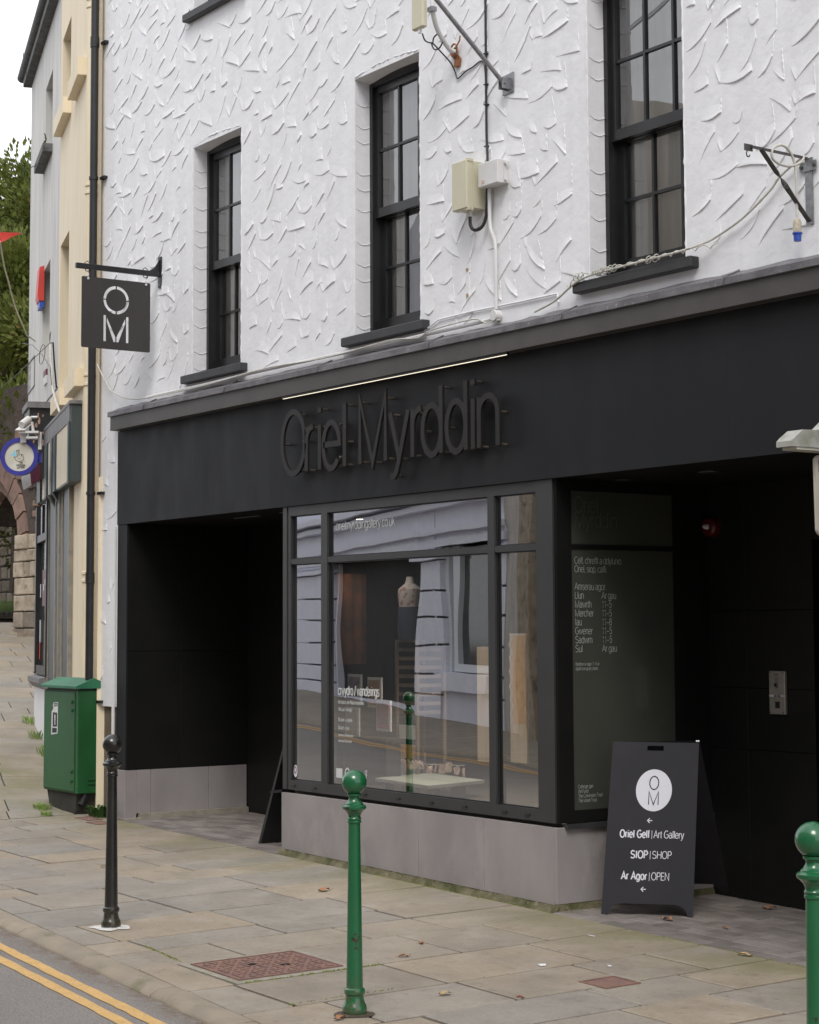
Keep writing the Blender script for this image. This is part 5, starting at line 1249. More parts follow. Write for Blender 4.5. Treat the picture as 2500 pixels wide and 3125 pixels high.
b = MB(); b.hexa([(cx0+.09,cy0+.03,g0-.03),(cx1-.11,cy0+.03,g0-.03),(cx1-.05,cy1-.03,g0-.03),(cx0+.09,cy1-.03,g0-.03),(cx0+.03,cy0+.02,.296),(cx1-.05,cy0+.02,.296),(cx1-.03,cy1-.03,.296),(cx0+.03,cy1-.03,.296)]); b.build('plinth', mat('dark_root_base', (.022,.02,.017), (.05,.045,.035), 12, .9, .4, 40), cab)
for z in (1.07, 1.00, .48, .40): b = MB(); b.tube([(cx1-.10, cy0-.006, z), (cx1-.10, cy0-.022, z)], .014, 8); b.build('bolt', GREENCAB, cab)
for z in (.412, .375): b = MB(); b.bbox(cx1-.001, cx1+.008, -.105, -.03, z-.006, z+.006, .002); b.build('louvre', GREENCAB, cab)
b = MB(); px, pz = -6.70, .79
b.add([(-6.745, cy0-.0085, .775), (-6.610, cy0-.0085, .790), (-6.605, cy0-.0085, 1.06), (-6.70, cy0-.0085, 1.055), (-6.715, cy0-.0085, 1.03), (-6.70, cy0-.0085, 1.005), (-6.738, cy0-.0085, .975)], [(0,1,2,3,4,5,6)]); po = b.build('poster', PAPER, cab)
b = MB(); Yp = cy0-.0092
for x0, x1, z0, z1 in ((-6.690, -6.615, 1.018, 1.052), (-6.712, -6.622, .842, .97), (-6.722, -6.626, .790, .836)): b.quad((x0,Yp,z0+.002),(x1,Yp,z0+.008),(x1,Yp,z1),(x0,Yp,z1))
b.build('poster_print', INK, po)
b = MB(); text(b, 'NO POLY', .016, (-6.682, Yp-.0006, 1.028), (1,0,0), (0,0,1), .18, .9); b.add([(-6.675,Yp-.0006,.93),(-6.655,Yp-.0006,.93),(-6.658,Yp-.0006,.862),(-6.672,Yp-.0006,.862)], [(0,1,2,3)]); b.add([(-6.681,Yp-.0008,.93),(-6.67,Yp-.0008,.955),(-6.66,Yp-.0008,.955),(-6.651,Yp-.0008,.93)], [(0,1,2,3)])
pass
b.build('poster_lettering', PAPER, po)

# ------------------------------------------------------------------ A-boards
ab = thing('a_board', (.2, .35, .02), 'charcoal A-board with a white OM disc and arrows standing by the doorway', 'A-board')
FL, FR = Vector((.205, .155, zg(.2, 0)+.0)), Vector((.560, .505, zg(.5, 0)+.0)); TL, TR = Vector((.222, .222, 1.005)), Vector((.578, .578, 1.018))
Rv = (FR-FL).normalized(); Uv = ((TL+TR)/2-(FL+FR)/2); Hh = Uv.length; Uv.normalize(); Nv = Rv.cross(Uv).normalized(); Wd = (FR-FL).length; O_ = FL
def ap(x, z, n=0): return O_+Rv*x+Uv*z+Nv*n
# outline: splayed sides, arched cut-out between the feet, handle slot built as frame pieces
def board(poly, n0, n1, name, m, par):
    b = MB(); b.prism([ap(x, z, n0) for x, z in poly], Nv*(n1-n0)); return b.build(name, m, par)
e = .018
hx0, hx1, hz0, hz1 = Wd*.405, Wd*.595, Hh-.048, Hh-.020
b = MB()
sideL = lambda z: -e+(e)*z/Hh; sideR = lambda z: Wd+e*.6-(e*.6)*z/Hh
arc = [(.045+.03*(1-cos(a)), .02+.045*sin(a)) for a in [radians(i*18) for i in range(6)]]
def pr(poly): b.prism([ap(x, z, -.006) for x, z in poly], Nv*.012)
pr([(sideL(0),0), (.018,0), (.030,.035), (.052,.056), (.085,.066), (.10,.068), (.10,hz0), (sideL(hz0),hz0)])
pr([(.10,.068), (Wd-.10,.068), (Wd-.10,hz0), (.10,hz0)])
pr([(Wd-.10,.068), (Wd-.085,.066), (Wd-.052,.056), (Wd-.030,.035), (Wd-.018,0), (sideR(0),0), (sideR(hz0),hz0), (Wd-.10,hz0)])
pr([(sideL(hz0),hz0), (hx0,hz0), (hx0,hz1), (sideL(hz1),hz1)]); pr([(hx1,hz0), (sideR(hz0),hz0), (sideR(hz1),hz1), (hx1,hz1)])
pr([(sideL(hz1),hz1), (sideR(hz1),hz1), (sideR(Hh),Hh), (sideL(Hh),Hh)])
b.build('front_panel', ABOARD, ab)
b = MB(); BLf, BRf = Vector((-.26, .92, .03)), Vector((.10, 1.262, .03))
bd = lambda f, g: (TL.lerp(TR, g)).lerp(BLf.lerp(BRf, g), f)
thk = Vector((.006, -.006, .004))
for poly in ([(0,0),(0,.18),(.93,.18),(1,.06),(1,0)], [(0,.18),(0,.82),(.93,.82),(.93,.18)], [(0,.82),(0,1),(1,1),(1,.94),(.93,.82)]): b.prism([bd(f, g)+Vector((-.008,.008,0)) for f, g in poly], thk)
b.build('rear_panel', ABOARD, ab)
for g in (.02, .98):
    b = MB(); b.tube([TL.lerp(TR, g-.02)+Vector((-.006,.006,.0)), TL.lerp(TR, g+.02)+Vector((-.006,.006,0))], .008, 8); b.build('hinge', GALV if g > .5 else ABOARD, ab)
cz_ = .722*Hh; cx_ = Wd*.505; n = 40
b = MB(); b.add([ap(cx_+.104*cos(2*pi*k/n), cz_+.121*sin(2*pi*k/n), .0068) for k in range(n)], [tuple(range(n))]); dk = b.build('disc', WSIGN, ab)
b = MB(); text(b, 'O', .074, ap(cx_, cz_+.006, .0076), Rv, Uv, .075, 1.0, 0, .0008, 'c'); text(b, 'M', .074, ap(cx_, cz_-.082, .0076), Rv, Uv, .075, 1.0, 0, .0008, 'c'); b.build('disc_lettering', INK, ab)
b = MB(); H = .0415
def duo(lft, rgt, z, xc, width):
    raw = sum(GL[c][0]+.07 for c in lft)*H + sum(GL[c][0]+.02 for c in rgt)*H; gap = .024; k = (width-gap)/raw; x = xc
    w1 = text(b, lft, H, ap(x, z, .0072), Rv, Uv, .175, k, .07); x += w1+gap*.40
    b.obox(ap(x, z-.006, .0072), Rv*.0028, Uv*.048, Nv*.001); text(b, rgt, H, ap(x+gap*.5, z, .0072), Rv, Uv, .095, k, .02)
text(b, '<', .038, ap(cx_-.030, .548*Hh-.016, .0072), Rv, Uv, .13, .9); duo('Oriel Gelf', 'Art Gallery', .448*Hh, .068, .372); duo('SIOP', 'SHOP', .330*Hh, .135, .240); duo('Ar Agor', 'OPEN', .207*Hh, .088, .280); text(b, '<', .038, ap(cx_-.048, .153*Hh-.016, .0072), Rv, Uv, .13, .9)
b.build('lettering', WSIGN, ab)
# second board, side-on inside the left recess
t = thing('a_board', (-3.5, .5, .1), 'black A-board half hidden behind the bay in the left recess', 'A-board')
b = MB(); g1 = zg(-3.4, 0)
b.prism([(-3.740,.13,g1), (-3.705,.13,g1), (-3.270,.13,1.0), (-3.292,.13,1.0)], (.0,.54,0)); b.build('panel', BLACKPL, t)
b = MB(); b.prism([(-3.195,.16,g1), (-3.215,.16,g1), (-3.285,.16,.99), (-3.265,.16,.99)], (.0,.5,0)); b.build('panel', BLACKPL, t)

# ------------------------------------------------------------------ intercom, alarm
t = thing('door_intercom', (.565, 1.25, 1.286), 'brushed steel door entry panel on the black wall of the recess', 'intercom')
b = MB(); b.bbox(.506, .636, 1.225, 1.249, 1.155, 1.415, .003); b.build('plate', STEEL, t)
b = MB(); b.lathe([(.016,-.010),(.018,-.004),(.018,0)], (.572, 1.225, 1.332), 20, 'Y'); b.build('lens_ring', GALV, t, smooth=True)
b = MB(); b.lathe([(.010,-.013),(.011,-.008)], (.572, 1.225, 1.332), 16, 'Y'); b.build('lens', BLACKPL, t)
for x in (.558, .592): b = MB(); b.lathe([(.008,-.006),(.009,-.001)], (x, 1.225, 1.266), 14, 'Y'); b.build('button', GALV, t)
b = MB(); b.box(.508, .545, 1.2235, 1.225, 1.260, 1.272); b.box(.602, .634, 1.2235, 1.225, 1.260, 1.272); b.build('name_strip', PAPER, t)
b = MB(); b.box(.557, .593, 1.2232, 1.225, 1.192, 1.232); b.box(.557, .583, 1.2232, 1.225, 1.392, 1.397)
for i in range(4): b.box(.552, .588, 1.2238, 1.225, 1.378-.008*i, 1.380-.008*i)
b.build('reader', BLACKPL, t)
for x in (.517, .625):
    for z in (1.405, 1.166): b = MB(); b.lathe([(.004,-.002),(.004,-.0005)], (x, 1.225, z), 8, 'Y'); b.build('screw', DKSTEEL, t)
t = thing('alarm_sounder', (-.005, 1.2, 2.31), 'small red alarm beacon in the dark corner of the doorway', 'alarm')
b = MB(); b.lathe([(.048,-.06),(.062,-.045),(.065,0)], (.03, 1.249, 2.31), 24, 'Y'); b.build('body', DRED, t, smooth=True)
b = MB(); b.lathe([(.006,-.032),(.016,-.02),(.020,0)], (.03, 1.19, 2.31), 16, 'Y'); b.build('lens', WHITEPL, t, smooth=True)

# ------------------------------------------------------------------ covers in the pavement
def cover(x0, x1, y0, y1, lab, name='manhole_cover', frame=.035, raised=True):
    xc, yc = (x0+x1)/2, (y0+y1)/2; z = zg(xc, yc)
    t = thing(name, (xc, yc, z), lab, 'drain cover')
    def zz(x, y, h): return (x, y, zg(x, y)+h)
    def plate(b, a, c, e, f, h0, h1): b.hexa([zz(a,e,h0), zz(c,e,h0), zz(c,f,h0), zz(a,f,h0), zz(a,e,h1), zz(c,e,h1), zz(c,f,h1), zz(a,f,h1)])
    b = MB(); plate(b, x0-.055, x1+.055, y0-.04, y1+.045, -.02, -.0005); b.build('bedding', CONC, t)
    b = MB(); plate(b, x0, x1, y0, y1, -.02, .0025); b.build('plate', RUSTMAN, t)
    b = MB()
    for a, c, e, f in ((x0, x1, y0, y0+.012), (x0, x1, y1-.012, y1), (x0, x0+.012, y0+.012, y1-.012), (x1-.012, x1, y0+.012, y1-.012)): plate(b, a, c, e, f, .0025, .0062)
    b.build('rim', RUSTMAN, t)
    if raised:
        b = MB(); r = random.Random(3)
        nx, ny = 6, 10; sx, sy = (x1-x0-.05)/nx, (y1-y0-.05)/ny
        for i in range(nx):
            for j in range(ny):
                a = x0+.025+i*sx; e = y0+.025+j*sy
                if (i+j) % 2: plate(b, a+.008, a+sx*.42, e+.006, e+sy-.008, .0025, .0068); plate(b, a+sx*.42, a+sx-.006, e+.010, e+sy*.42, .0025, .0068)
                else: plate(b, a+.006, a+sx-.010, e+sy*.56, e+sy-.010, .0025, .0068); plate(b, a+sx*.55, a+sx-.010, e+.008, e+sy*.56, .0025, .0068)
        b.build('raised_pattern', RUSTMAN, t)
        for x, y in ((xc-.05, y0+.24), (xc+.05, y1-.22)): b = MB(); plate(b, x-.012, x+.012, y-.022, y+.022, .0025, .0075); b.build('keyhole', BLACKPL, t)
cover(.108, .602, -2.50, -1.90, 'large rusty manhole cover with raised brick-like pattern by the kerb')
cover(1.60, 1.80, -1.20, -.98, 'small square rusty cover between flags right of the chipped bollard', raised=False)
cover(-6.05, -5.80, -.30, -.16, 'rusty stopcock cover behind the black bollard near the cabinet', 'stopcock_cover', raised=False)
cover(-5.70, -5.50, -.36, -.22, 'small rusty cover just right of the black bollard', 'stopcock_cover', raised=False)
cover(-10.9, -10.4, 1.05-.95, 1.35-.95, 'distant rusty cover up the pavement left of the cabinet', raised=False)

# ------------------------------------------------------------------ leaves, litter, weeds
def leaf(x, y, m, lab, sc=1., zf=zg, kind='fallen_leaf'):
    b = MB(); n = 9; vs = []; a0 = random.uniform(0, 6)
    for i in range(n):
        f = i/(n-1); w_ = .020*sc*sin(pi*f)**.8*random.uniform(.7, 1.2); xx = (f-.5)*.085*sc
        h = .003+.010*sc*abs(sin(pi*f*1.3))*.7
        for q in (-1, 0, 1): vs.append((xx, w_*q, h*(1+.8*abs(q))+random.uniform(0, .004)))
    b.add(vs, [(i*3+q, i*3+q+1, (i+1)*3+q+1, (i+1)*3+q) for i in range(n-1) for q in (0, 1)])
    b.tube([(-.0425*sc,0,.006), (-.06*sc,.004,.010)], .0012, 4)
    o = b.build(kind, m, smooth='all'); o.location = (x, y, zf(x, y)); o.rotation_euler = (0, 0, a0)
    return tag(o, lab, 'leaf', 'fallen leaves on the paving')
leaf(.56, .32, DRYLEAF, 'curled brown leaf in front of the charcoal A-board', 1.1, zfr); leaf(.60, 1.10, DRYLEAF, 'brown leaf below the door intercom', 1.1, zfr)
leaf(1.61, -.10, DRYLEAF2, 'yellow-brown leaf at the edge of the brick paving on the right'); leaf(1.46, -1.89, DRYLEAF2, 'pale yellow leaf right of the chipped green bollard', .9)
leaf(.34, -1.24, DRYLEAF, 'thin brown leaf on the flags left of the small square cover', .8); leaf(.59, -1.52, DRYLEAF, 'dark brown leaf nearest the bollard shaft on its right', .8)
leaf(1.72, -1.65, mat('red_leaf', (.42, .10, .08), None), 'tiny red leaf below the small square cover', .5); leaf(-1.49, -.70, DRYLEAF, 'rolled brown leaf on the flags below the bay window', 1.2)
leaf(.95, .40, DRYLEAF, 'brown leaf on the brick paving right of the A-board', .7, zfr); leaf(-3.3, -1.35, DRYLEAF2, 'yellow leaf on the flags in front of the left recess', .9)
leaf(1.60, -2.56, DRYLEAF, 'brown leaf at the foot of the chipped green bollard', .9)
for i, (x, y, lab) in enumerate(((-.2, .02, 'crumpled white scrap at the corner of the bay plinth'), (.72, -.38, 'white paper scrap in front of the A-board'), (1.40, -.84, 'white scrap just behind the small square cover'), (-7.9, -1.6, 'blue and white wrapper on the pavement far left'), (1.2, -1.1, 'white fleck left of the small cover'))):
    b = MB(); n = 5; s_ = .022 if i != 3 else .07
    b.add([(random.uniform(-1,1)*s_, random.uniform(-1,1)*s_, random.uniform(.003,.02)*(1.5 if i == 3 else .7)) for _ in range(6)], [(0,1,2),(1,3,2),(2,3,4),(0,4,5),(0,2,4)])
    o = b.build('litter', PAPER if i != 3 else mat('blue_wrapper', (.12,.12,.5), (.7,.7,.75), 40, .4)); o.location = (x, y, zg(x, y)); tag(o, lab, 'litter')
def tuft(x, y, r, h, n, lab, broad=False, m=GRASS, name='weed_tuft'):
    b = MB(); z = zg(x, y)
    for i in range(n):
        a = random.uniform(0, 2*pi); q = r*sqrt(random.random()); bx_, by_ = x+q*cos(a), y+q*sin(a)*.6; hh = h*random.uniform(.5, 1.1); l = random.uniform(.2, .8)*hh; w_ = (.004 if not broad else .014)*random.uniform(.7, 1.2)
        d = Vector((cos(a), sin(a), 0)); s_ = Vector((-sin(a), cos(a), 0))*w_; p = Vector((bx_, by_, z-.005))
        b.add([p-s_*.6, p+s_*.6, p+d*l*.35+ZP*hh*.6+s_, p+d*l*.35+ZP*hh*.6-s_, p+d*l+ZP*hh*(.85 if not broad else .7)], [(0,1,2,3),(3,2,4)])
    return tag(b.build(name, m, origin=(x, y, z)), lab, 'weeds', kind='stuff')
tuft(-6.72, -.30, .12, .07, 90, 'small tuft of grass at the left foot of the green cabinet'); tuft(-6.36, -.42, .07, .06, 60, 'tiny grass tuft in the joint in front of the cabinet')
tuft(-6.02, -.08, .13, .13, 70, 'leafy weed between the cabinet and the stone plinth', True, WEED); tuft(-5.92, -.05, .05, .16, 40, 'taller weed against the corner of the stone plinth', True, WEED)
tuft(*L2(5.35, .10)[:2], .12, .12, 70, 'grass along the foot of the white stall riser'); tuft(*L2(4.3, .12)[:2], .12, .12, 60, 'grass tuft at the wall behind the cabinet'); tuft(*L2(3.2, .12)[:2], .15, .14, 70, 'weeds at the wall just left of the cabinet')
# moss lines in some joints
b = MB()
for x0, y0, x1, y1, n in ((.66, -2.5, .66, -1.7, 90), (-.5, -2.45, .0, -2.50, 60), (-2.2, -.06, .0, -.06, 160), (2.3, -.06, .9, -.06, 120), (1.2, -2.6, 1.2, -2.0, 60), (.03, .0, .03, .9, 70)):
    for i in range(n):
        f = random.random(); x, y = x0+(x1-x0)*f+random.gauss(0, .004), y0+(y1-y0)*f+random.gauss(0, .004); r = random.uniform(.003, .009); z = zg(x, min(y, 0))
        b.add([(x-r,y-r*.6,z-.004),(x+r,y-r,z-.004),(x+r*.7,y+r,z-.004),(x-r,y+r*.8,z-.004),(x,y,z+r*.7)], [(0,1,4),(1,2,4),(2,3,4),(3,0,4)])
tag(b.build('moss', mat('moss', (.10,.13,.02), (.16,.17,.05), 40, .95)), 'green moss growing in the joints of the paving', 'moss', kind='stuff')

# ------------------------------------------------------------------ neighbour's lamp and sign at the right edge
t = thing('bracket_lamp', (2.6, -.5, 2.5), 'weathered white lamp hood over a projecting sign at the right edge', 'lamp')
b = MB(); prof = [(-.775,2.505),(-.775,2.530),(-.755,2.548),(-.70,2.585),(-.60,2.588),(-.54,2.600),(-.46,2.66),(-.30,2.70),(-.30,2.505)]
b.prism([(2.56, y, z) for y, z in prof], (.10,0,0)); b.build('hood', mat('dirty_white_hood', (.42,.42,.41), (.27,.27,.22), 14, .6), t)
b = MB(); b.box(2.565, 2.655, -.74, -.32, 2.492, 2.5045); b.build('diffuser', SIGNW, t)
b = MB(); b.tube([(2.61,-.35,2.62),(2.61,.0,2.62)], .015, 8); b.build('arm', GALV, t)
t = thing('projecting_sign', (2.6, -.3, 2.3), 'cream sign board with rounded corners cut off by the right edge', 'sign')
r_ = .035; pts = []
for cy, cz, a0 in ((-.577+r_, 2.478-r_, 90), (-.572+r_, 2.100+r_, 180), (-.10, 2.10+r_, 270), (-.10, 2.478-r_, 0)):
    for i in range(6): a = radians(a0+i*18); pts.append((2.598, cy+r_*cos(a), cz+r_*sin(a)))
b = MB(); b.prism(pts, (.016,0,0)); b.build('board', mat('beige_sign', (.50,.46,.40), (.45,.41,.35), 4, .5), t)
b = MB(); text(b, 'N', .045, (2.6145, -.556, 2.40), (0,1,0), (0,0,1), .22, .8); b.build('lettering', INK, t)
b = MB(); b.tube([(2.606,-.12,2.46),(2.606,.0,2.46)], .012, 8); b.build('arm', GALV, t)

# ------------------------------------------------------------------ things inside the bay
t = thing('display_table', (-2.1, .6, .6), 'low pale green glass-topped display table inside the bay window', 'table')
b = MB(); b.prism([(-1.69,.25,.612), (-2.47,.34,.612), (-2.62,.92,.612), (-1.84,.83,.612)], (0,0,.022)); b.build('table_top', TABLE, t)
for x, y in ((-2.30,.45), (-1.95,.42), (-2.35,.75), (-2.0,.72)): b = MB(); b.box(x-.05, x+.05, y-.03, y+.03, .52, .612); b.build('leg', PALEWOOD, t)
t = thing('shell_garland', (-2.2, .6, .8), 'garland of pinkish shells strung above the display table', 'garland')
for i in range(19):
    x = -2.60+.84*i/18 + random.uniform(-.012, .012); z = .715+random.uniform(-.016, .016); b = MB(); vs = []; n = 7
    b.add([(x, .58, z)] + [(x+.026*cos(a)*random.uniform(.8,1.2), .58+random.uniform(-.012,.022), z+.034*sin(a)*random.uniform(.8,1.25)) for a in [2*pi*k/n for k in range(n)]], [(0,1+k,1+(k+1) % n) for k in range(n)])
    b.build('shell', SHELL, t)
b = MB(); b.tube([(-2.64,.585,.75),(-2.2,.585,.735),(-1.74,.585,.75)], .002, 4); b.build('string', CABLEW, t)
t = thing('display_board', (-1.38, .5, 1.2), 'plain pale wood panel hanging behind the middle pane of the bay', 'panel')
b = MB(); b.box(-1.462, -1.304, .49, .505, .80, 1.557); b.build('panel', PALEWOOD, t)
t = thing('torn_panel', (-1.04, .5, 1.2), 'wood panel with torn white paper and orange ply behind the narrow right pane', 'panel')
b = MB(); b.box(-1.115, -.94, .50, .515, .81, 1.646); b.build('panel', PALEWOOD, t)
b = MB(); zz_ = [1.06+.58*i/24 for i in range(25)]; lft = [(-1.088+.010*sin(i*1.7)+random.uniform(-.008,.008), z) for i, z in enumerate(zz_)]
b.add([(-.944,.495,1.062)]+[(x,.495,z) for x, z in lft]+[(-.944,.495,1.640)], [tuple(range(27))]); b.build('orange_ply', WOODP, t)
b = MB()
for (xa, za), (xb, zb) in zip(lft, lft[1:]): b.quad((xa-.022,.497,za),(xa+.001,.494,za),(xb+.001,.494,zb),(xb-.022,.497,zb))
b.quad((-1.11,.4935,1.632),(-.944,.4935,1.632),(-.944,.4935,1.646),(-1.11,.4935,1.646)); b.build('torn_paper', PAPER, t)
t = thing('t_shirt_stand', (-2.69, .8, 1.6), 'dress form in a printed top and navy apron seen dimly through the bay glass', 'mannequin')
b = MB(); b.lathe([(.08,1.62),(.105,1.70),(.10,1.80),(.12,1.92),(.115,1.97),(.05,2.01),(.035,2.06)], (-2.69,.8,0), 18); b.v = [(x, .8+(y-.8)*.6, z) for x, y, z in b.v]; b.build('torso', mat('printed_top', (.36,.34,.34), (.25,.11,.12), 22, .8, lo=.55, hi=.6), t, smooth=True)
b = MB(); b.lathe([(.112,1.60),(.120,1.70),(.110,1.84)], (-2.69,.8,0), 18); b.v = [(x, .8+(y-.8)*.65, z) for x, y, z in b.v]; b.build('apron', mat('navy_apron', (.03,.04,.08), None, rough=.8), t, smooth=True)
pass
SHW = mat('brown_wood', (.20, .15, .11), (.15, .11, .08), 5, .6)
t = thing('drawer_stand', (-2.69, .85, 1.0), 'pale wood rack of prints and drawers under the dress form', 'rack')
b = MB(); b.box(-2.83, -2.81, .76, .78, .52, 1.60); b.box(-2.57, -2.55, .76, .78, .52, 1.60); b.box(-2.57, -2.55, 1.0, 1.02, .52, 1.60); b.box(-2.83, -2.81, 1.0, 1.02, .52, 1.60); b.box(-2.81, -2.57, .76, .78, 1.58, 1.60); b.build('frame', SHW, t)
for i in range(8): b = MB(); b.box(-2.808, -2.572, .78, .99, 1.06+.065*i, 1.085+.065*i); b.build('shelf', SHW, t)
for i in range(3): b = MB(); b.box(-2.79, -2.59, .765, .78, .60+.14*i, .70+.14*i); b.build('print', (PAPER, WOODP, PAPER)[i], t)
t = thing('wall_textile', (-3.09, .52, 1.8), 'rust brown textile hanging on the inner side wall of the bay', 'textile')
b = MB(); n = 20; vs = []
for i in range(n+1):
    y = .34+.35*i/n; x = -3.10+.010*sin(i*1.2); vs += [(x, y, 1.42), (x, y, 2.09)]
b.add(vs, [(2*i, 2*i+2, 2*i+3, 2*i+1) for i in range(n)]); b.build('cloth', RUSTCLOTH, t, smooth='all')
for i, (c, x, y, z) in enumerate((('purple', -2.98, .50, 1.24), ('orange', -2.76, .53, 1.22), ('pink', -2.60, .50, 1.06), ('grey', -2.95, .46, 1.00))):
    t = thing('framed_print', (x, y, z), c+' print standing on the rack behind the left part of the middle pane', 'print')
    b = MB(); b.box(x-.09, x+.09, y, y+.012, z-.11, z+.11); b.build('frame', PAPER, t)
    b = MB(); b.box(x-.075, x+.075, y-.005, y-.001, z-.09, z+.09); b.build('picture', mat('print_'+c, {'purple': (.2,.12,.3), 'orange': (.4,.15,.05), 'pink': (.5,.2,.35), 'grey': (.3,.3,.32)}[c], (.4,.38,.36), 20, .6), t)
t = thing('print_rack', (-2.8, .55, .9), 'dark rack holding the prints beside the dress form', 'rack')
b = MB(); b.box(-3.08, -2.48, .44, .60, .88, .90); b.build('ledge', DARKIN, t); b = MB(); b.box(-3.07, -3.05, .46, .58, .52, .88); b.build('leg', DARKIN, t); b = MB(); b.box(-2.52, -2.50, .46, .58, .52, .88); b.build('leg', DARKIN, t)
# spotlights inside the shop (the photo shows them as bright dots through the glass)
for x, y, lab in ((-1.45, .62, 'small lit spotlight on the shop ceiling above the display table'), (-2.75, .40, 'small lit spotlight on the shop ceiling over the prints')):
    t = thing('ceiling_spotlight', (x, y, 2.55), lab, 'light')
    b = MB(); b.lathe([(.03,-.09),(.034,-.08),(.034,0)], (x, y, 2.565), 16); b.build('body', BLACKPL, t)
    b = MB(); b.lathe([(.026,-.092),(.026,-.0905)], (x, y, 2.565), 16); b.build('lens', emit('spot_lens', (1,.9,.78), 6), t)
    l = bpy.data.lights.new('spot_lamp', 'SPOT'); l.energy = 150 if x > -2 else 18; l.spot_size = radians(115); l.spot_blend = .6; l.color = (1,.88,.74); l.shadow_soft_size = .05
    lo_ = bpy.data.objects.new('spot_lamp', l); COL.objects.link(lo_); lo_.location = (x, y, 2.42)
# ------------------------------------------------------------------ old stone arch, rubble wall, trees at the end of the street
def stone_block(x0, x1, y, z0, z1, m, parent, dep=.10, j=.006, name='stone'):
    b = MB(); r = random.uniform; p = []
    pr_ = r(.0, .035)
    for yy, e in ((y+dep, 0), (y-pr_+.012, 0), (y-pr_, .014)):
        p += [(x0+e+r(0,j), yy, z0+e+r(0,j)), (x1-e-r(0,j), yy, z0+e+r(0,j)), (x1-e-r(0,j), yy, z1-e-r(0,j)), (x0+e+r(0,j), yy, z1-e-r(0,j))]
    b.add(p, [(i, (i+1) % 4, 4+(i+1) % 4, 4+i) for i in range(4)]+[(4+i, 4+(i+1) % 4, 8+(i+1) % 4, 8+i) for i in range(4)]+[(8,9,10,11)])
    return b.build(name, m, parent)
AY = 5.5; AX = -20.96; AZ = 1.50
aw = thing('stone_archway', (-21, AY, AZ), 'weathered red sandstone arch with a stone pillar at the end of the street', 'archway')
zs = AZ
while zs < 3.15:
    h = random.uniform(.20, .30); x = AX+.0; 
    while x < AX+1.5: 
        wd = random.uniform(.3, .55); stone_block(x, min(x+wd, AX+1.5), AY-.02, zs, zs+h-.012, STONE[1] if zs > 1.9 else STONE[0], aw); x += wd
    # jamb stones of the opening
    stone_block(AX-.14, AX+.05, AY+.02, zs, zs+h-.012, STONE[2] if random.random() < .7 else STONE[1], aw, .5)
    zs += h
b = MB(); b.box(AX-.13, AX+1.5, AY+.04, AY+.6, AZ-.5, 3.16); b.build('core', MORTAR, aw)
b = MB(); b.box(AX-.25, AX+.75, AY-.3, AY+.3, AZ-.3, AZ+.14); b.build('plinth_stone', STONE[1], aw)
# voussoirs in two orders
acx, acz, R1 = -22.25, 2.95, 1.15
for r0, r1, y0, y1 in ((1.15, 1.38, AY+.12, AY+.5), (1.40, 1.72, AY-.02, AY+.5)):
    m = 15
    for k in range(m):
        a0, a1 = radians(180*k/m+.5), radians(180*(k+1)/m-.5)
        b = MB(); q = [(acx+r*cos(a), acz+r*1.0*sin(a)) for r, a in ((r0,a0),(r1,a0),(r1,a1),(r0,a1))]
        b.prism([(x, y0+random.uniform(-.01,.01), z) for x, z in q], (0, y1-y0, 0)); b.build('voussoir', STONE[2], aw)
b = MB(); n = 16; vs = []
for k in range(n+1):
    a = pi*k/n; vs += [(acx+1.73*cos(a), AY+.03, acz+1.73*1.0*sin(a)), (acx+3.2*cos(a), AY+.03, acz+max(2.6*sin(a), 0)+.0)]
b.add(vs, [(2*k, 2*k+1, 2*k+3, 2*k+2) for k in range(n)]); b.box(acx-3.2, acx+4.6, AY+.04, AY+.6, 4.9, 5.8); b.box(AX+.5, AX+4, AY+.04, AY+.6, 0, 5.0); b.box(acx-4, acx-1.75, AY+.04, AY+.6, 0, 5)
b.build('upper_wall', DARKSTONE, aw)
# loose rubble on the spandrel
for i in range(60):
    x = AX+random.uniform(-.1, 1.0); z = random.uniform(3.2, 5.0)
    if ((x-acx)/1.74)**2+((z-acz)/1.74)**2 < 1: continue
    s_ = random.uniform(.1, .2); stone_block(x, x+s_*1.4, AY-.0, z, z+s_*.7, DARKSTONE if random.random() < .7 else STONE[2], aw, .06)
# rubble wall and raised bed seen through the arch
rw = thing('rubble_wall', (-24, 9, 1.9), 'rough brown rubble stone wall seen through the arch', 'wall')
b = MB(); b.box(-36, -20, 9.06, 9.5, .5, 6.0); b.build('core', MORTAR, rw)
z = 1.9; nst = 0
while z < 4.8:
    h = random.uniform(.16, .30); x = -31.5
    while x < -27.2 and nst < 280:
        wd = random.uniform(.2, .55); stone_block(x, x+wd-.02, 9.0, z, z+h-.02, STONE[0], rw, .1, .02); x += wd; nst += 1
    z += h
lw = thing('bed_wall', (-23, 7.0, 1.7), 'low brick edged wall holding a bed of grass beyond the arch', 'wall')
b = MB(); b.box(-30, -22, 7.0, 9.0, 1.0, 1.93); b.build('core', STONE[0], lw)
x = -27.5
while x < -23: stone_block(x, x+.2, 6.96, 1.90, 2.04, STONE[0], lw, .25, .004, 'brick'); x += .215
b = MB()
for i in range(5000):
    x, y = random.uniform(-29.5, -23), random.uniform(7.15, 8.9); h = random.uniform(.15, .42); a = random.uniform(0, 6.3); w_ = .012
    b.add([(x-w_, y, 1.9), (x+w_, y, 1.9), (x+.10*cos(a), y+.10*sin(a), 1.95+h)], [(0,1,2)])
tag(b.build('grass', GRASS), 'long bright grass in the raised bed beyond the arch', 'grass', kind='stuff')

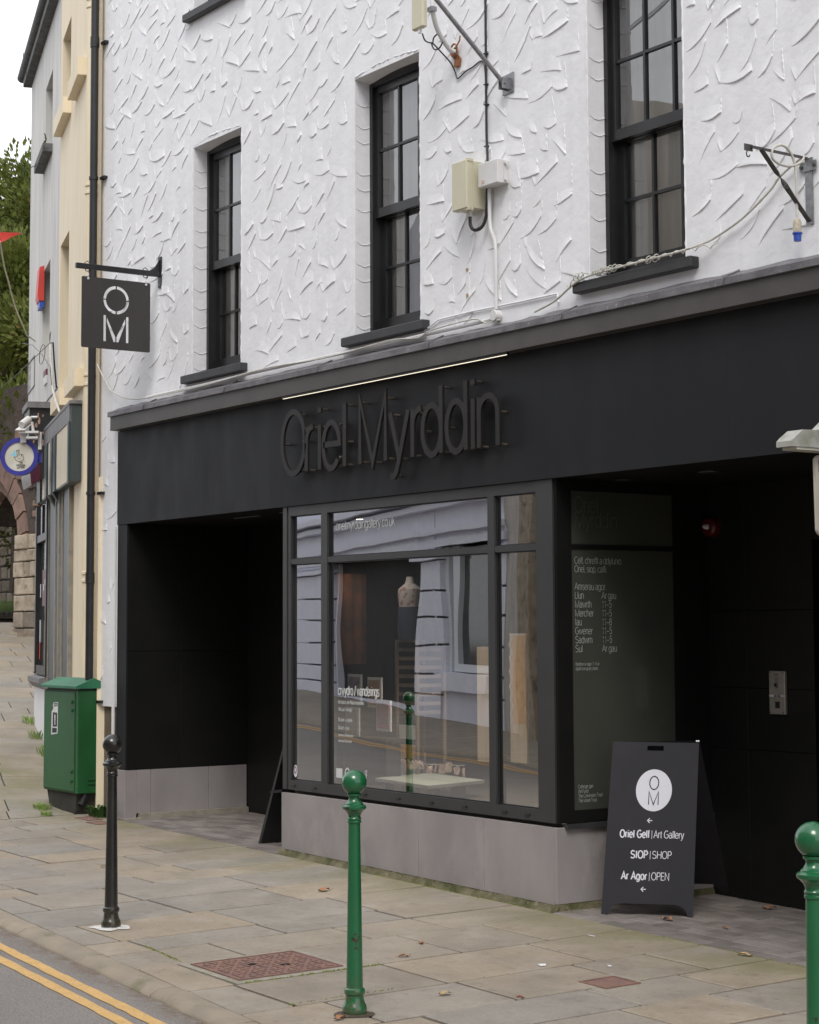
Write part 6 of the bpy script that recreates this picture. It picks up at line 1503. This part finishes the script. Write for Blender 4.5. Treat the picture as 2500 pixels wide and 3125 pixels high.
def tree(x, y, z0, h, rx, rz, n, lab, seed, trunk=True, leaf_s=.12, squash=1.):
    r = random.Random(seed); t = thing('conifer_tree', (x, y, z0), lab, 'tree', 'evergreen trees at the end of the street')
    b = MB(); b.tube([(x, y, z0-.5), (x+.05, y, z0+h*.3), (x-.05, y, z0+h*.6), (x, y, z0+h*.92)], [.30, .22, .13, .03], 10)
    cl = []
    for i in range(70):
        zf = r.uniform(.12, 1); a = r.uniform(0, 2*pi); rad = rx*(1-(max(0, zf-.45)/.58)**1.6)*r.uniform(.35, 1.08)*(.7+.3*min(1, zf*4)); c = Vector((x+rad*cos(a), y+rad*sin(a), z0+h*zf)); cl.append((c, r.uniform(.45, .95)*rx*.34))
        b.tube([(x, y, z0+h*zf*.88), ((x+c.x)/2, (y+c.y)/2, z0+h*(zf-.03)), tuple(c)], [.05, .03, .008], 5)
    b.build('trunk', BARK, t)
    b = MB(); per = n//len(cl)
    for c, cr in cl:
        for k in range(per):
            d = Vector((r.gauss(0,1), r.gauss(0,1), r.gauss(0,1)*.75)); d = d/max(.3, d.length)*cr*r.random()**.45
            p = c+d; ax = Vector((d.x, d.y, d.z+cr*.5+r.uniform(-.2,.2))).normalized(); s_ = leaf_s*r.uniform(.6, 1.4); sd = ax.cross(Vector((r.gauss(0,1), r.gauss(0,1), r.gauss(0,1)))).normalized()
            b.add([p-sd*s_*.16, p+ax*s_*.55-sd*s_*.30, p+ax*s_*1.15, p+ax*s_*.55+sd*s_*.30], [(0,1,2,3)])
    b.build('crown', LEAF, t); return t
tree(-29.3, 9.2, 3.0, 8.6, 3.6, 1, 42000, 'tall evergreen tree rising behind the grey building', 3, leaf_s=.11)
tree(-33.5, 8.6, 3.0, 7.0, 3.4, 1, 26000, 'darker evergreen at the left edge behind the arch', 7, leaf_s=.12)
tree(-24.2, 6.6, 4.1, 4.6, 2.7, 1, 26000, 'low dense evergreen hanging over the stone arch', 9, leaf_s=.12)
# ------------------------------------------------------------------ far side of the street, mirrored in the shop glass
OU = Vector((-.944, -.33, 0)).normalized(); ON = Vector((-.33, .944, 0)).normalized(); Q0 = Vector((-11.6, -9.15, 0))
def OP(s, o, z): return Q0+OU*s+ON*o+Vector((0,0,z))
def ob(b, s0, s1, o0, o1, z0, z1): b.hexa([OP(s0,o0,z0),OP(s1,o0,z0),OP(s1,o1,z0),OP(s0,o1,z0),OP(s0,o0,z1),OP(s1,o0,z1),OP(s1,o1,z1),OP(s0,o1,z1)])
lb = thing('lilac_building', OP(8, 0, 0), 'lilac white rusticated building across the street, mirrored in the bay glass', 'building')
b = MB(); ob(b, 1.9, 24, -4, -.35, -.3, 9)
b.build('wall', LBLUEW, lb)
zj = [-.2, .60, .63, .94, .97, 1.40, 1.43, 1.85, 1.88, 2.29, 2.32, 2.80]
for s0, s1 in ((5.15, 6.4), (13.6, 16.6), (1.9, 2.4), (20, 21.5)):
    for z0, z1 in zip(zj[::2], zj[1::2]):
        b = MB(); ob(b, s0, s1, -.35, .0, z0+.008, z1+.0); b.build('pier_block', LBLUEW, lb)
    b = MB(); ob(b, s0-.15, s1+.15, -.35, .10, 2.82, 2.90); b.build('pier_cap', LBLUEW, lb)
    b = MB(); ob(b, s0+.05, s1-.05, -.35, -.03, 2.90, 3.65); ob(b, s0+.25, s1-.25, -.03, .02, 2.95, 3.6); b.build('console', LBLUEW, lb)
b = MB(); ob(b, 2.4, 5.15, -.35, -.05, -.2, .68); b.build('stall_riser', LBLUEW, lb)
b = MB(); ob(b, 2.4, 5.15, -.35, .12, .70, .98); b.build('window_sill', LBLUEW, lb)
b = MB()
for s0, s1, z0, z1 in ((2.4, 2.55, 1.0, 3.2), (4.45, 4.75, 1.0, 3.2), (2.55, 4.45, 1.0, 1.12), (2.55, 4.45, 3.05, 3.2), (4.95, 5.15, .98, 3.2)): ob(b, s0, s1, -.30, -.10, z0, z1)
wn = b.build('window', mat('white_window_frame', (.72,.74,.76), None, rough=.5), lb)
b = MB(); b.quad(OP(2.55,-.2,1.12),OP(4.45,-.2,1.12),OP(4.45,-.2,3.05),OP(2.55,-.2,3.05)); b.build('pane', DARKGL, wn)
b = MB(); b.quad(OP(6.4,-.34,-.1),OP(13.6,-.34,-.1),OP(13.6,-.34,3.0),OP(6.4,-.34,3.0)); b.build('shop_opening', DARKIN, lb)
b = MB()
for s in (6.45, 13.5): ob(b, s-.06, s+.06, -.34, -.25, -.1, 3.0)
ob(b, 6.4, 13.6, -.34, -.2, -.1, .35); b.build('shop_frame', LBLUEW, lb)
for z0, z1, o in ((3.0, 3.12, .05), (3.2, 3.30, .12), (3.62, 3.72, .18), (3.78, 3.90, .30)):
    b = MB(); ob(b, 1.9, 24, -.35, o, z0, z1); b.build('moulding', LBLUEW, lb)
b = MB(); ob(b, 1.9, 24, -.35, .0, 3.0, 3.8); b.build('frieze', LBLUEW, lb)
for i in range(6):
    s = 3.2+3.4*i; b = MB(); ob(b, s, s+1.2, -.36, -.32, 4.8, 6.8); w_ = b.build('window', DARKGL, lb)
bf = thing('buff_building', (-2, -9.3, 0), 'tall buff rendered building across the street behind the viewer', 'building')
b = MB(); b.box(-9.4, 16, -13, -9.3, -.4, 8.2); b.build('wall', BUFFW, bf)
b = MB(); ob(b, -.6, 1.9, -4, -.02, -.4, 9); b.build('end_wall', BUFFW, bf)
b = MB(); ob(b, .15, .75, -.02, .14, -.2, 3.6); b.build('stone_pier', STONE[1], bf)
for i in range(8):
    x = -8+3*i
    b = MB(); b.box(x, x+1.1, -9.32, -9.29, 4.3, 6.2); w_ = b.build('window', DARKGL, bf)
    b = MB(); b.box(x-.1, x+1.2, -9.3, -9.18, 4.15, 4.3); b.build('sill', LBLUEW, bf)
for i in range(5):
    x = -8.4+4.6*i
    b = MB(); b.box(x, x+3.4, -9.32, -9.28, .7, 2.7); b.build('shop_glass', DARKGL, bf)
    b = MB(); b.box(x-.1, x+3.5, -9.3, -9.15, 2.75, 3.3); b.build('sign_board', (DARKGREEN, CREAMP, NBLUE, BANDG, MAGENTA)[i], bf)
